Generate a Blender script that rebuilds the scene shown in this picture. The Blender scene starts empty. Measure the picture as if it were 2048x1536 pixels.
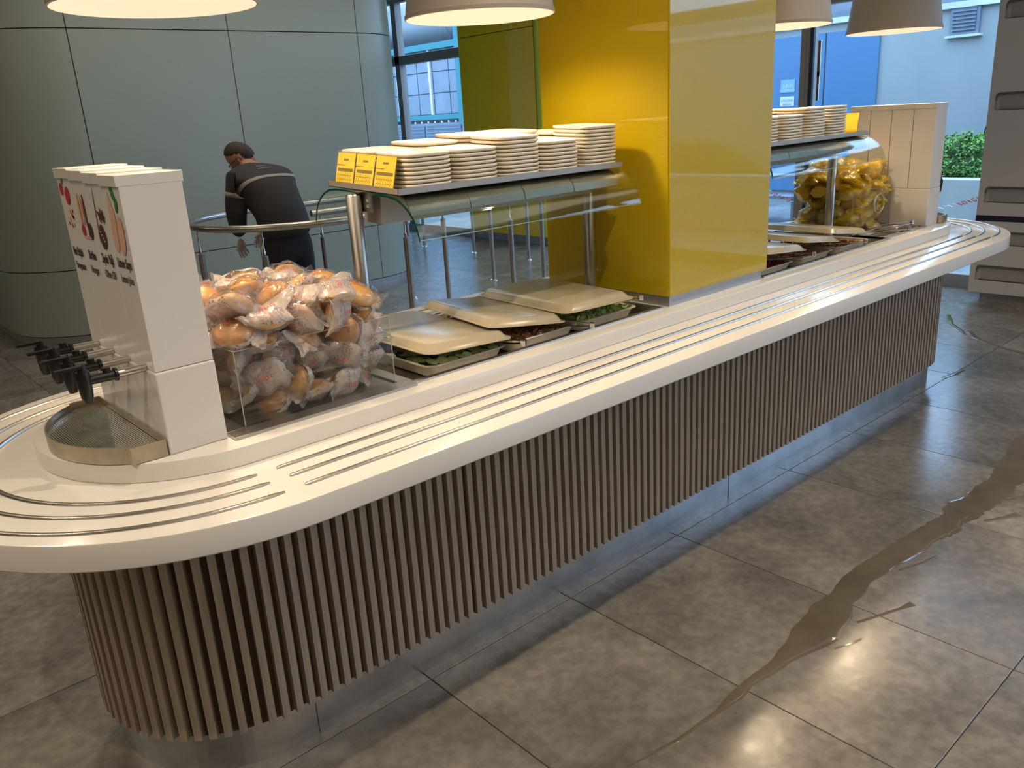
import bpy, bmesh, math, random
from math import sin, cos, pi, radians as R
from mathutils import Vector, Matrix, Euler, noise as mnoise
rnd = random.Random(7)
C = bpy.context.scene.collection
S = bpy.context.scene
# ------------------------------------------------------------------ camera, world, exposure, big lights
cam = bpy.data.cameras.new('camera'); cam.sensor_width = 36; cam.lens = 1662.1/2048*36
cam.clip_start = .02; cam.clip_end = 200
co = bpy.data.objects.new('camera', cam); C.objects.link(co)
yaw, pitch, roll = .71399, .31432, .060882
f_ = Vector((sin(yaw)*cos(pitch), cos(yaw)*cos(pitch), -sin(pitch)))
r_ = Vector((cos(yaw), -sin(yaw), 0)); d_ = f_.cross(r_)
r2 = cos(roll)*r_+sin(roll)*d_; d2 = -sin(roll)*r_+cos(roll)*d_
M = Matrix.Identity(4)
for i in range(3):
    M[i][0] = r2[i]; M[i][1] = -d2[i]; M[i][2] = -f_[i]
M[2][3] = 1.6
co.matrix_world = M
S.camera = co
w = bpy.data.worlds.new('overcast_sky'); S.world = w; w.use_nodes = True
bg = w.node_tree.nodes['Background']; bg.inputs[0].default_value = (.42, .66, 1.0, 1); bg.inputs[1].default_value = 5.0
S.view_settings.view_transform = 'Standard'; S.view_settings.look = 'None'
S.view_settings.exposure = 0.0; S.view_settings.gamma = 1; S.view_settings.use_curve_mapping = False
WARM = (1.0, .76, .50); WARM2 = (1.0, .80, .58)
def light(name, kind, loc, energy, color, **k):
    l = bpy.data.lights.new(name, kind); l.energy = energy; l.color = color
    for a, v in k.items():
        if a != 'rot': setattr(l, a, v)
    o = bpy.data.objects.new(name, l); C.objects.link(o); o.location = loc
    if 'rot' in k: o.rotation_euler = k['rot']
    return o
DOWN_POS = [(-.6, .95), (1.5, .95), (3.4, .95), (-.6, -1.6), (1.6, -1.6), (3.6, -1.6), (5.4, .6), (5.4, -1.6), (.3, 4.2), (2.6, 4.6), (4.6, 4.4), (-.2, 3.7)]
DOWN_E = [26, 34, 20, 10, 12, 8, 5, 4, 8, 12, 12, 26]
# ------------------------------------------------------------------ helpers
def link(o, parent=None):
    C.objects.link(o)
    if parent: o.parent = parent
    return o
def tag(o, label=None, cat=None, group=None, kind=None):
    if label: o['label'] = label
    if cat: o['category'] = cat
    if group: o['group'] = group
    if kind: o['kind'] = kind
    return o
def empty(name, loc=(0, 0, 0), label=None, cat=None, group=None, rz=0, kind=None):
    o = bpy.data.objects.new(name, None); C.objects.link(o); o.location = loc; o.rotation_euler = (0, 0, rz)
    o.empty_display_size = .05
    return tag(o, label, cat, group, kind)
class MB:
    def __init__(s): s.v = []; s.f = []; s.m = []; s.mi = 0
    def add(s, vs, fs):
        n = len(s.v); s.v += [tuple(v) for v in vs]; s.f += [tuple(i+n for i in f) for f in fs]; s.m += [s.mi]*len(fs)
    def box(s, a, b, T=None):
        x0, y0, z0 = a; x1, y1, z1 = b
        vs = [Vector(p) for p in ((x0,y0,z0),(x1,y0,z0),(x1,y1,z0),(x0,y1,z0),(x0,y0,z1),(x1,y0,z1),(x1,y1,z1),(x0,y1,z1))]
        if T: vs = [T @ v for v in vs]
        s.add(vs, [(0,3,2,1),(4,5,6,7),(0,1,5,4),(1,2,6,5),(2,3,7,6),(3,0,4,7)]); return s
    def tube(s, pts, r, n=12, cap=True, closed=False):
        pts = [Vector(p) for p in pts]; rs = r if isinstance(r, (list, tuple)) else [r]*len(pts)
        vs = []; up = None; N = len(pts)
        for i, p in enumerate(pts):
            if closed: t = pts[(i+1) % N]-pts[i-1]
            else: t = pts[min(i+1, N-1)]-pts[max(i-1, 0)]
            t.normalize()
            if up is None: up = Vector((0,0,1)) if abs(t.z) < .9 else Vector((1,0,0))
            a = t.cross(up)
            if a.length < 1e-5: a = t.orthogonal()
            a.normalize(); b = a.cross(t); b.normalize(); up = b
            vs += [p+rs[i]*(cos(2*pi*k/n)*a+sin(2*pi*k/n)*b) for k in range(n)]
        fs = []
        for i in range(N if closed else N-1):
            j = (i+1) % N
            fs += [(i*n+k, i*n+(k+1) % n, j*n+(k+1) % n, j*n+k) for k in range(n)]
        if cap and not closed: fs += [tuple(range(n))[::-1], tuple((N-1)*n+k for k in range(n))]
        s.add(vs, fs); return s
    def prism(s, poly, z0, z1):
        n = len(poly)
        s.add([(x, y, z0) for x, y in poly]+[(x, y, z1) for x, y in poly],
              [tuple(range(n))[::-1], tuple(range(n, 2*n))]+[(i, (i+1) % n, (i+1) % n+n, i+n) for i in range(n)]); return s
    def rings(s, rings, cap0=True, cap1=True):
        n = len(rings[0]); vs = [p for r in rings for p in r]; fs = []
        for i in range(len(rings)-1):
            fs += [(i*n+k, i*n+(k+1) % n, (i+1)*n+(k+1) % n, (i+1)*n+k) for k in range(n)]
        if cap0: fs.append(tuple(range(n))[::-1])
        if cap1: fs.append(tuple((len(rings)-1)*n+k for k in range(n)))
        s.add(vs, fs); return s
    def quad(s, a, b, c, d): s.add([a, b, c, d], [(0,1,2,3)]); return s
    def mesh(s, name, mats, smooth=False):
        me = bpy.data.meshes.new(name); me.from_pydata(s.v, [], s.f)
        for m in (mats if isinstance(mats, (list, tuple)) else [mats]): me.materials.append(m)
        if s.mi: me.polygons.foreach_set('material_index', s.m)
        me.update()
        if smooth:
            for p in me.polygons: p.use_smooth = True
            try: me.set_sharp_from_angle(angle=R(38))
            except Exception: pass
        return me
    def build(s, name, mats, parent=None, smooth=False, bevel=0, loc=None):
        o = bpy.data.objects.new(name, s.mesh(name, mats, smooth)); link(o, parent)
        if bevel:
            b = o.modifiers.new('bevel', 'BEVEL'); b.width = bevel; b.segments = 2; b.limit_method = 'ANGLE'; b.angle_limit = R(40)
        if loc: o.location = loc
        return o
def place(me, name, parent=None, loc=(0,0,0), rot=(0,0,0), sc=None):
    o = bpy.data.objects.new(name, me); link(o, parent); o.location = loc; o.rotation_euler = rot
    if sc: o.scale = sc
    return o
def box(name, a, b, mat, parent=None, bevel=0): return MB().box(a, b).build(name, mat, parent, bevel=bevel)
# ------------------------------------------------------------------ materials
MATS = {}
def mat(name, col, rough=.5, metal=0, spec=.5, noise=None, bump=None, coat=0, emit=None, estr=0, alpha=None, rnoise=None):
    m = bpy.data.materials.new(name); m.use_nodes = True; nt = m.node_tree; N = nt.nodes; L = nt.links
    p = N['Principled BSDF']; p.inputs['Base Color'].default_value = (*col, 1); p.inputs['Roughness'].default_value = rough
    p.inputs['Metallic'].default_value = metal; p.inputs['Specular IOR Level'].default_value = spec
    p.inputs['Coat Weight'].default_value = coat; p.inputs['Coat Roughness'].default_value = .03
    tc = N.new('ShaderNodeTexCoord')
    def nz(scale, detail=4, st=None, src='Object'):
        mp = N.new('ShaderNodeMapping'); mp.inputs['Scale'].default_value = st or (1, 1, 1); L.new(tc.outputs[src], mp.inputs[0])
        t = N.new('ShaderNodeTexNoise'); t.inputs['Scale'].default_value = scale; t.inputs['Detail'].default_value = detail
        L.new(mp.outputs[0], t.inputs[0]); return t
    if noise:  # (scale, col2, stretch)
        t = nz(noise[0], 6, noise[2] if len(noise) > 2 else None); r = N.new('ShaderNodeValToRGB')
        r.color_ramp.elements[0].position = .35; r.color_ramp.elements[1].position = .65
        r.color_ramp.elements[0].color = (*col, 1); r.color_ramp.elements[1].color = (*noise[1], 1)
        L.new(t.outputs[0], r.inputs[0]); L.new(r.outputs[0], p.inputs['Base Color'])
    if bump:
        t = nz(bump[0], 3, bump[2] if len(bump) > 2 else None); b = N.new('ShaderNodeBump'); b.inputs['Strength'].default_value = bump[1]
        b.inputs['Distance'].default_value = .01; L.new(t.outputs[0], b.inputs['Height']); L.new(b.outputs[0], p.inputs['Normal'])
    if rnoise:
        t = nz(rnoise[0], 4); mr = N.new('ShaderNodeMapRange'); mr.inputs['To Min'].default_value = rough; mr.inputs['To Max'].default_value = rnoise[1]
        L.new(t.outputs[0], mr.inputs[0]); L.new(mr.outputs[0], p.inputs['Roughness'])
    if emit: p.inputs['Emission Color'].default_value = (*emit, 1); p.inputs['Emission Strength'].default_value = estr
    MATS[name] = m; return m
def clear(name, tint=(1, 1, 1), refl=.06, rough=.02, body=None, bodyw=0, bump=None, edge=.5):
    m = bpy.data.materials.new(name); m.use_nodes = True; nt = m.node_tree; N = nt.nodes; L = nt.links
    N.remove(N['Principled BSDF']); out = N['Material Output']
    t = N.new('ShaderNodeBsdfTransparent'); t.inputs[0].default_value = (*tint, 1)
    g = N.new('ShaderNodeBsdfGlossy'); g.inputs['Roughness'].default_value = rough
    lw = N.new('ShaderNodeLayerWeight'); lw.inputs[0].default_value = .5
    pw = N.new('ShaderNodeMath'); pw.operation = 'POWER'; pw.inputs[1].default_value = 4.5; L.new(lw.outputs['Facing'], pw.inputs[0])
    mr = N.new('ShaderNodeMapRange'); mr.inputs['To Min'].default_value = refl; mr.inputs['To Max'].default_value = .8
    L.new(pw.outputs[0], mr.inputs[0])
    mx = N.new('ShaderNodeMixShader'); L.new(mr.outputs[0], mx.inputs[0])
    src = t.outputs[0]
    if body:
        d = N.new('ShaderNodeBsdfDiffuse'); d.inputs[0].default_value = (*body, 1)
        m2 = N.new('ShaderNodeMixShader'); m2.inputs[0].default_value = bodyw; L.new(src, m2.inputs[1]); L.new(d.outputs[0], m2.inputs[2]); src = m2.outputs[0]
    L.new(src, mx.inputs[1]); L.new(g.outputs[0], mx.inputs[2]); L.new(mx.outputs[0], out.inputs[0])
    if bump:
        tc = N.new('ShaderNodeTexCoord'); n = N.new('ShaderNodeTexNoise'); n.inputs['Scale'].default_value = bump[0]; n.inputs['Detail'].default_value = 3
        L.new(tc.outputs['Object'], n.inputs[0]); b = N.new('ShaderNodeBump'); b.inputs['Strength'].default_value = bump[1]; b.inputs['Distance'].default_value = .01
        L.new(n.outputs[0], b.inputs['Height']); L.new(b.outputs[0], g.inputs['Normal']); L.new(b.outputs[0], lw.inputs['Normal'])
    MATS[name] = m; return m
WHITE = mat('solid_surface_white', (.80, .77, .72), .16, spec=.55)
WHITEP = mat('white_lacquer', (.72, .69, .66), .22)
STEEL = mat('brushed_steel', (.56, .53, .49), .28, 1, bump=(60, .05, (1, 1, 14)))
STEELD = mat('dark_steel', (.30, .285, .265), .33, 1)
STEELF = mat('satin_steel_plate', (.52, .50, .46), .35, 1, bump=(40, .06, (12, 1, 1)))
CHROME = mat('polished_steel', (.75, .74, .72), .12, 1)
PLINTH = mat('plinth_steel', (.72, .72, .73), .30, 1, noise=(9, (.58, .58, .59)))
WOOD = mat('oak_slat', (.37, .285, .205), .55, noise=(10, (.475, .375, .275), (9, 9, .35)), bump=(50, .15, (6, 6, .3)))
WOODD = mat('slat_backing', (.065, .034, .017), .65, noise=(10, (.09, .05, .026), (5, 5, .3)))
WOODS = mat('seam_board', (.15, .095, .05), .6, noise=(10, (.2, .13, .07), (9, 9, .35)))
YEL = mat('yellow_backpainted_glass', (.52, .375, .002), .42, spec=.3, coat=.75)
YEL.node_tree.nodes['Principled BSDF'].inputs['Coat IOR'].default_value = 1.62
YELF = mat('far_yellow_glass', (.98, .64, .004), .3, spec=.4, coat=.9)
YELE = mat('yellow_edge_strip', (.55, .62, .05), .3, coat=.5)
DARKGAP = mat('dark_joint', (.02, .012, .006), .7)
GREYB = mat('grey_anodised', (.42, .42, .43), .38, .6)
WALLG = mat('grey_green_glass_panel', (.36, .405, .345), .30, spec=.5, coat=.0, bump=(1.3, .06))
CEIL = mat('ceiling_white', (.55, .55, .53), .8)
PLASTERW = mat('rear_wall_paint', (.34, .32, .28), .8)
MULL = mat('window_frame_grey', (.33, .305, .285), .45, .1)
DRIPS = mat('warm_mottled_steel', (.66, .58, .45), .34, 1, noise=(14, (.50, .45, .36)))
BLACKP = mat('black_plastic', (.012, .012, .013), .28)
CREAM = mat('cream_melamine', (.78, .70, .55), .28, noise=(5, (.72, .64, .48)))
PLATE = mat('plate_melamine', (.82, .74, .60), .25)
STEELT = mat('satin_tray_steel', (.47, .43, .38), .5, .7)
LIDM = mat('lid_melamine', (.56, .48, .33), .22, noise=(3.5, (.43, .37, .26)), bump=(4, .12))
ACR = clear('acrylic_sheet', (.985, .988, .985), .035, .02)
ACRE = clear('acrylic_edge', (.75, .8, .76), .2, .1, body=(.8, .82, .8), bodyw=.35)
GLASSC = clear('curved_shelf_glass', (.90, .94, .90), .06, .015)
GEDGE = mat('glass_edge_green', (.0, .045, .03), .15, spec=.8)
GLASSW = clear('window_glass', (.93, .96, .97), .03, .01)
SHADEO = mat('lamp_shade_outside', (.40, .36, .31), .6)
SHADEI = mat('lamp_shade_glow', (.35, .30, .22), .8, emit=(1, .79, .55), estr=.86)
DLITE = mat('downlight_glow', (.8, .8, .8), .8, emit=(1, .8, .55), estr=6)
CARD = mat('yellow_card', (.88, .66, .012), .5)
INK = mat('print_grey', (.22, .16, .02), .6); INKB = mat('print_black', (.03, .025, .025), .5)
SKIN = mat('skin', (.42, .21, .14), .55); HAIR = mat('hair_dark', (.025, .018, .013), .7, noise=(90, (.06, .04, .03)))
JACK = mat('jacket_charcoal', (.028, .026, .028), .85, bump=(9, .6), noise=(4, (.040, .036, .036))); TROU = mat('trousers_navy_black', (.014, .013, .02), .85, bump=(8, .6))
REFL = mat('reflective_grey_tape', (.30, .28, .26), .5); GLOVE = mat('cream_glove', (.55, .47, .36), .7)
CONC = mat('outdoor_concrete', (.29, .315, .32), .85, noise=(.6, (.36, .38, .37), (1, 1, .4)), bump=(3, .2))
CONCP = mat('planter_concrete', (.55, .58, .55), .85, noise=(2.0, (.66, .68, .64), (1, 1, .3)))
BLUED = mat('blue_metal_door', (.085, .20, .36), .45); TEAL = mat('teal_paint', (.0, .16, .185), .45)
GROUND = mat('wet_asphalt', (.16, .18, .19), .35, noise=(3, (.26, .28, .28)), rnoise=(4, .7))
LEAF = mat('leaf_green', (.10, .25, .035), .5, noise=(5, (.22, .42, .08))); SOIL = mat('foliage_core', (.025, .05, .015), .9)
CLAD = mat('grey_blue_cladding', (.15, .19, .24), .5, noise=(2, (.20, .235, .285))); LOUV = mat('louver_dark', (.10, .13, .17), .5, .2)
TANK = mat('tank_grey', (.22, .235, .25), .45, .3); REDP = mat('red_plastic', (.6, .03, .02), .4); WHP = mat('white_plastic', (.7, .7, .7), .4)
BROWNW = mat('brown_wood_panel', (.20, .10, .035), .5)
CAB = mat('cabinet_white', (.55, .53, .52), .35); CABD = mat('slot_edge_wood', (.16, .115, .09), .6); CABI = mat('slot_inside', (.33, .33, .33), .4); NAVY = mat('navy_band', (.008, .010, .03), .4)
CUC = mat('cucumber_flesh', (.72, .82, .24), .35, noise=(60, (.80, .86, .40))); CUCS = mat('cucumber_skin', (.025, .09, .015), .35)
LETT = mat('lettuce', (.36, .52, .10), .5, noise=(30, (.74, .80, .40))); CABB = mat('red_cabbage', (.16, .004, .022), .35, noise=(60, (.30, .02, .06)))
BEAN = mat('tomato_dice', (.50, .075, .03), .35, noise=(70, (.66, .46, .26))); OILD = mat('brown_sauce', (.16, .045, .01), .2)
BUNM = mat('bread_crust', (.40, .150, .025), .38, noise=(14, (.66, .33, .08)), bump=(25, .1))
BUNM2 = mat('bread_crust_pale', (.60, .30, .07), .38, noise=(12, (.72, .43, .14)), bump=(25, .1))
# floor tile
def tile_mat():
    m = bpy.data.materials.new('concrete_look_tile'); m.use_nodes = True; nt = m.node_tree; N = nt.nodes; L = nt.links; p = N['Principled BSDF']
    g = N.new('ShaderNodeNewGeometry'); oi = N.new('ShaderNodeObjectInfo')
    ad = N.new('ShaderNodeVectorMath'); ad.operation = 'ADD'; sc = N.new('ShaderNodeVectorMath'); sc.operation = 'SCALE'; sc.inputs['Scale'].default_value = 13
    cx = N.new('ShaderNodeCombineXYZ'); L.new(oi.outputs['Random'], cx.inputs[0]); L.new(oi.outputs['Random'], cx.inputs[1]); L.new(cx.outputs[0], sc.inputs[0])
    L.new(g.outputs['Position'], ad.inputs[0]); L.new(sc.outputs[0], ad.inputs[1])
    a = N.new('ShaderNodeTexNoise'); a.inputs['Scale'].default_value = 2.3; a.inputs['Detail'].default_value = 7; a.inputs['Roughness'].default_value = .62; a.inputs['Distortion'].default_value = .6
    b = N.new('ShaderNodeTexNoise'); b.inputs['Scale'].default_value = 26; b.inputs['Detail'].default_value = 6
    for t in (a, b): L.new(ad.outputs[0], t.inputs[0])
    r = N.new('ShaderNodeValToRGB'); e = r.color_ramp.elements; e[0].position = .36; e[0].color = (.140, .127, .112, 1); e[1].position = .66; e[1].color = (.285, .26, .222, 1)
    L.new(a.outputs[0], r.inputs[0])
    r2 = N.new('ShaderNodeValToRGB'); e = r2.color_ramp.elements; e[0].position = .4; e[0].color = (.86, .86, .86, 1); e[1].position = .62; e[1].color = (1.1, 1.1, 1.1, 1); L.new(b.outputs[0], r2.inputs[0])
    mu = N.new('ShaderNodeMix'); mu.data_type = 'RGBA'; mu.blend_type = 'MULTIPLY'; mu.inputs[0].default_value = 1; L.new(r.outputs[0], mu.inputs[6]); L.new(r2.outputs[0], mu.inputs[7])
    L.new(mu.outputs[2], p.inputs['Base Color']); p.inputs['Specular IOR Level'].default_value = 1.0
    mr = N.new('ShaderNodeMapRange'); mr.inputs['To Min'].default_value = .15; mr.inputs['To Max'].default_value = .31; L.new(b.outputs[0], mr.inputs[0]); L.new(mr.outputs[0], p.inputs['Roughness'])
    bu = N.new('ShaderNodeBump'); bu.inputs['Strength'].default_value = .06; bu.inputs['Distance'].default_value = .01; L.new(b.outputs[0], bu.inputs['Height']); L.new(bu.outputs[0], p.inputs['Normal'])
    return m
TILE = tile_mat(); GROUT = mat('floor_grout', (.06, .05, .04), .8)
WET = mat('puddle_water', (.125, .10, .070), .04, spec=.6, noise=(5, (.165, .135, .095)), coat=.5)
# printed wrapper
def wrap_mat(name, dens, hue):
    m = bpy.data.materials.new(name); m.use_nodes = True; nt = m.node_tree; N = nt.nodes; L = nt.links
    N.remove(N['Principled BSDF']); out = N['Material Output']; tc = N.new('ShaderNodeTexCoord'); sp = N.new('ShaderNodeSeparateXYZ'); L.new(tc.outputs['Object'], sp.inputs[0])
    def math_(op, a, b=None):
        n = N.new('ShaderNodeMath'); n.operation = op
        for i, x in enumerate((a, b)):
            if x is None: continue
            if isinstance(x, (int, float)): n.inputs[i].default_value = x
            else: L.new(x, n.inputs[i])
        return n.outputs[0]
    X, Y, Z = sp.outputs
    ns = N.new('ShaderNodeTexNoise'); ns.inputs['Scale'].default_value = 260; ns.inputs['Detail'].default_value = 1; L.new(tc.outputs['Object'], ns.inputs[0])
    n2 = N.new('ShaderNodeTexNoise'); n2.inputs['Scale'].default_value = 22; n2.inputs['Detail'].default_value = 2; L.new(tc.outputs['Object'], n2.inputs[0])
    back = math_('LESS_THAN', Z, .004)
    lines = math_('GREATER_THAN', math_('SINE', math_('MULTIPLY', Y, 1500)), .1)
    word = math_('GREATER_THAN', ns.outputs[0], .5)
    inb = math_('MULTIPLY', math_('LESS_THAN', math_('ABSOLUTE', X), .032), math_('GREATER_THAN', math_('ABSOLUTE', math_('SUBTRACT', X, .004)), .005))
    txt = math_('MULTIPLY', math_('MULTIPLY', lines, word), math_('MULTIPLY', back, inb))
    logo = math_('MULTIPLY', math_('MULTIPLY', math_('LESS_THAN', math_('ABSOLUTE', math_('SUBTRACT', X, -.002)), .022), math_('LESS_THAN', math_('ABSOLUTE', math_('SUBTRACT', Y, .010)), .006)), math_('GREATER_THAN', math_('SINE', math_('MULTIPLY', X, 900)), -.35))
    film = N.new('ShaderNodeBsdfTransparent'); film.inputs[0].default_value = (.97, .97, .97, 1)
    haze = N.new('ShaderNodeBsdfDiffuse'); haze.inputs[0].default_value = hue
    ink = N.new('ShaderNodeBsdfDiffuse'); ink.inputs[0].default_value = (.10, .09, .22, 1); red = N.new('ShaderNodeBsdfDiffuse'); red.inputs[0].default_value = (.62, .07, .03, 1)
    gl = N.new('ShaderNodeBsdfGlossy'); gl.inputs['Roughness'].default_value = .06
    def mix(fac, a, b):
        x = N.new('ShaderNodeMixShader')
        if isinstance(fac, (int, float)): x.inputs[0].default_value = fac
        else: L.new(fac, x.inputs[0])
        L.new(a, x.inputs[1]); L.new(b, x.inputs[2]); return x.outputs[0]
    hz = math_('ADD', math_('MULTIPLY', back, dens), math_('MULTIPLY', math_('SUBTRACT', n2.outputs[0], .42), .28))
    hz = math_('MAXIMUM', hz, .015)
    s = mix(hz, film.outputs[0], haze.outputs[0]); s = mix(math_('MULTIPLY', txt, .8), s, ink.outputs[0]); s = mix(math_('MULTIPLY', logo, .75), s, red.outputs[0])
    bn = N.new('ShaderNodeTexNoise'); bn.inputs['Scale'].default_value = 38; bn.inputs['Detail'].default_value = 3; bn.inputs['Distortion'].default_value = 1.5; L.new(tc.outputs['Object'], bn.inputs[0])
    bu = N.new('ShaderNodeBump'); bu.inputs['Strength'].default_value = .9; bu.inputs['Distance'].default_value = .006; L.new(bn.outputs[0], bu.inputs['Height']); L.new(bu.outputs[0], gl.inputs['Normal'])
    lw = N.new('ShaderNodeLayerWeight'); lw.inputs[0].default_value = .5; L.new(bu.outputs[0], lw.inputs['Normal'])
    fr = math_('ADD', math_('MULTIPLY', math_('POWER', lw.outputs['Facing'], 3), .5), .12)
    s = mix(fr, s, gl.outputs[0]); L.new(s, out.inputs[0]); return m
WRAP = wrap_mat('printed_clear_film', .50, (.72, .64, .60, 1))
WRAPY = wrap_mat('printed_yellow_film', .35, (1.0, .74, .02, 1))
for n in WRAPY.node_tree.nodes:
    if n.type == 'BSDF_TRANSPARENT': n.inputs[0].default_value = (1, .93, .42, 1)
    if n.type == 'MATH' and n.operation == 'MAXIMUM': n.inputs[1].default_value = .34
# ------------------------------------------------------------------ the setting
YC, ZT, ZU = 2.17, .85, .897
CEILZ = 3.3
floor = box('floor', (-5, -8, -.03), (7.42, 13.2, -.004), GROUT); tag(floor, kind='structure')
XJ = [1.155-.6*k for k in range(8, 0, -1)]+[1.155, 1.755, 2.352, 3.163, 3.763, 4.363, 4.963, 5.563, 6.163, 6.763, 7.36]
YJ = [1.786+1.19*k for k in range(-3, 9)]
tmesh = {}
def tile(x0, x1, y0, y1):
    g = .0016; key = (round(x1-x0, 3), round(y1-y0, 3))
    if key not in tmesh:
        a, b = (x1-x0)/2-g, (y1-y0)/2-g; e = .0012
        m = MB(); m.rings([[(-a,-b,-.008),(a,-b,-.008),(a,b,-.008),(-a,b,-.008)], [(-a,-b,-e),(a,-b,-e),(a,b,-e),(-a,b,-e)], [(-a+e,-b+e,0),(a-e,-b+e,0),(a-e,b-e,0),(-a+e,b-e,0)]])
        tmesh[key] = m.mesh('tile', TILE)
    place(tmesh[key], 'tile', floor, ((x0+x1)/2, (y0+y1)/2, 0))
for i in range(len(XJ)-1):
    x0, x1 = XJ[i], XJ[i+1]; ys = list(YJ)
    if x1 <= 1.16: ys = [y for y in YJ if y < 2]+[2.575+1.19*k for k in range(0, 8)]
    for j in range(len(ys)-1): tile(x0, x1, ys[j], ys[j+1])
fo = MB().box((-5, -8, -.003), (7.36, YJ[0], 0)).box((-5, YJ[0], -.003), (XJ[0], 13.2, 0)).build('tile_field', TILE, floor); tag(fo, kind='stuff')
tag(box('ceiling', (-5, -8, CEILZ), (7.6, 13.2, CEILZ+.1), CEIL), kind='structure')
tag(box('wall_left', (-5.1, -8, 0), (-5, 13.2, CEILZ), BROWNW), kind='structure')
tag(box('wall_back', (-5, 13.2, 0), (7.6, 13.3, CEILZ), PLASTERW), kind='structure')
tag(box('wall_front', (-5, -8.1, 0), (7.6, -8, CEILZ), PLASTERW), kind='structure')
# rounded glossy block behind the counter: glass panels on a core
core = empty('wall_rounded_block'); tag(core, kind='structure')
def arc(cx, cy, r, a0, a1, n): return [(cx+r*cos(R(a0+(a1-a0)*i/n)), cy+r*sin(R(a0+(a1-a0)*i/n))) for i in range(n+1)]
BX0, BX1, BY, BR = 2.08, 4.65, 7.30, .70
cp = arc(BX0, BY+BR, BR-.02, 270, 180, 12)+[(BX0-BR+.02, 10.2), (BX1+BR-.02, 10.2)]+arc(BX1, BY+BR, BR-.02, 0, -90, 12)
MB().prism(cp[::-1], 0, CEILZ).build('core', DARKGAP, core, smooth=False)
def panel(path, z0, z1, g=.004, th=.015):
    # path: list of xy outer points ; offset inward by th
    pts = [Vector((x, y)) for x, y in path]; n = len(pts); inn = []
    for i, p in enumerate(pts):
        t = (pts[min(i+1, n-1)]-pts[max(i-1, 0)]).normalized(); nn = Vector((-t.y, t.x))
        inn.append(p+nn*th)
    L = [[(p.x, p.y, z0+g), (p.x, p.y, z1-g), (q.x, q.y, z1-g), (q.x, q.y, z0+g)] for p, q in zip(pts, inn)]
    m = MB(); m.rings(L); return m.build('glass_panel', WALLG, core, smooth=True)
ZS = [.06, .60, 2.41, CEILZ]
def trimmed(path, d=.004):
    a, b = Vector(path[0]), Vector(path[1]); path = list(path); path[0] = tuple(a+(b-a).normalized()*d)
    a, b = Vector(path[-1]), Vector(path[-2]); path[-1] = tuple(a+(b-a).normalized()*d); return path
for k in range(3):
    z0, z1 = ZS[k], ZS[k+1]
    for xa, xb in ((BX0, 3.365), (3.365, BX1)): panel([(xa+.004, BY), (xb-.004, BY)], z0, z1)
    panel(trimmed(arc(BX1, BY+BR, BR, -90, 0, 20)+[(BX1+BR, 9.0)]), z0, z1)
    panel(trimmed([(BX0-BR, 9.0)]+arc(BX0, BY+BR, BR, 180, 270, 20)), z0, z1)
    panel([(BX1+BR, 9.004), (BX1+BR, 10.2)], z0, z1); panel([(BX0-BR, 10.2), (BX0-BR, 9.004)], z0, z1)
bp_ = arc(BX0, BY+BR, BR-.008, 270, 180, 12)+[(BX0-BR+.008, 10.2), (BX1+BR-.008, 10.2)]+arc(BX1, BY+BR, BR-.008, 0, -90, 12)
MB().prism(bp_[::-1], 0, .056).build('skirting', GREYB, core)
# facade along x = 7.35
def window(n, y0, y1, glass_h=True):
    e = empty('window_%d' % n, (7.35, (y0+y1)/2, 0)); tag(e, kind='structure'); a = (y1-y0)/2
    m = MB(); m.box((-.04, -a, 0), (.06, a, .11)); m.box((-.05, -a, 2.34), (.06, a, 2.46)); m.box((-.05, -a, 3.15), (.06, a, CEILZ))
    m.box((-.05, -a, .11), (.06, -a+.055, 3.15)); m.box((-.05, a-.055, .11), (.06, a, 3.15)); m.build('frame', MULL, e, bevel=.004)
    MB().box((0, -a+.05, .10), (.012, a-.05, 2.35)).build('pane', GLASSW, e); MB().box((0, -a+.05, 2.45), (.012, a-.05, 3.16)).build('pane', GLASSW, e)
    MB().box((-.045, -a, 0), (-.041, a, .1)).build('sill_face', GREYB, e)
    return e
window(1, 10.5, 13.2); window(2, 9.03, 10.5); window(3, 4.15, 7.5)
w4 = window(4, .9, 4.15); window(5, -2.4, .9); window(6, -5.7, -2.4); window(7, -8, -5.7)
MB().box((-.075, 1.47, 1.75), (-.05, 1.50, 2.05)).box((-.075, 1.472, 1.55), (-.06, 1.498, 1.8)).build('handle', CHROME, w4, bevel=.004)
MB().box((-.06, -.62, .3), (-.03, -.585, 3.1)).build('seal', mat('dark_blue_seal', (.01, .015, .05), .4), w4).location = (0, 2.17, 0)
w1s = MB(); w1s.box((7.28, 10.66, .3), (7.3, 10.72, 2.3)); w1s.box((7.28, 10.66, 2.24), (7.3, 12.0, 2.3)); w1s.box((7.28, 11.94, .3), (7.3, 12.0, 2.3)); w1s.box((7.28, 10.66, .3), (7.3, 12.0, .36))
tag(w1s.build('trim_1', MULL), kind='structure')
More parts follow.
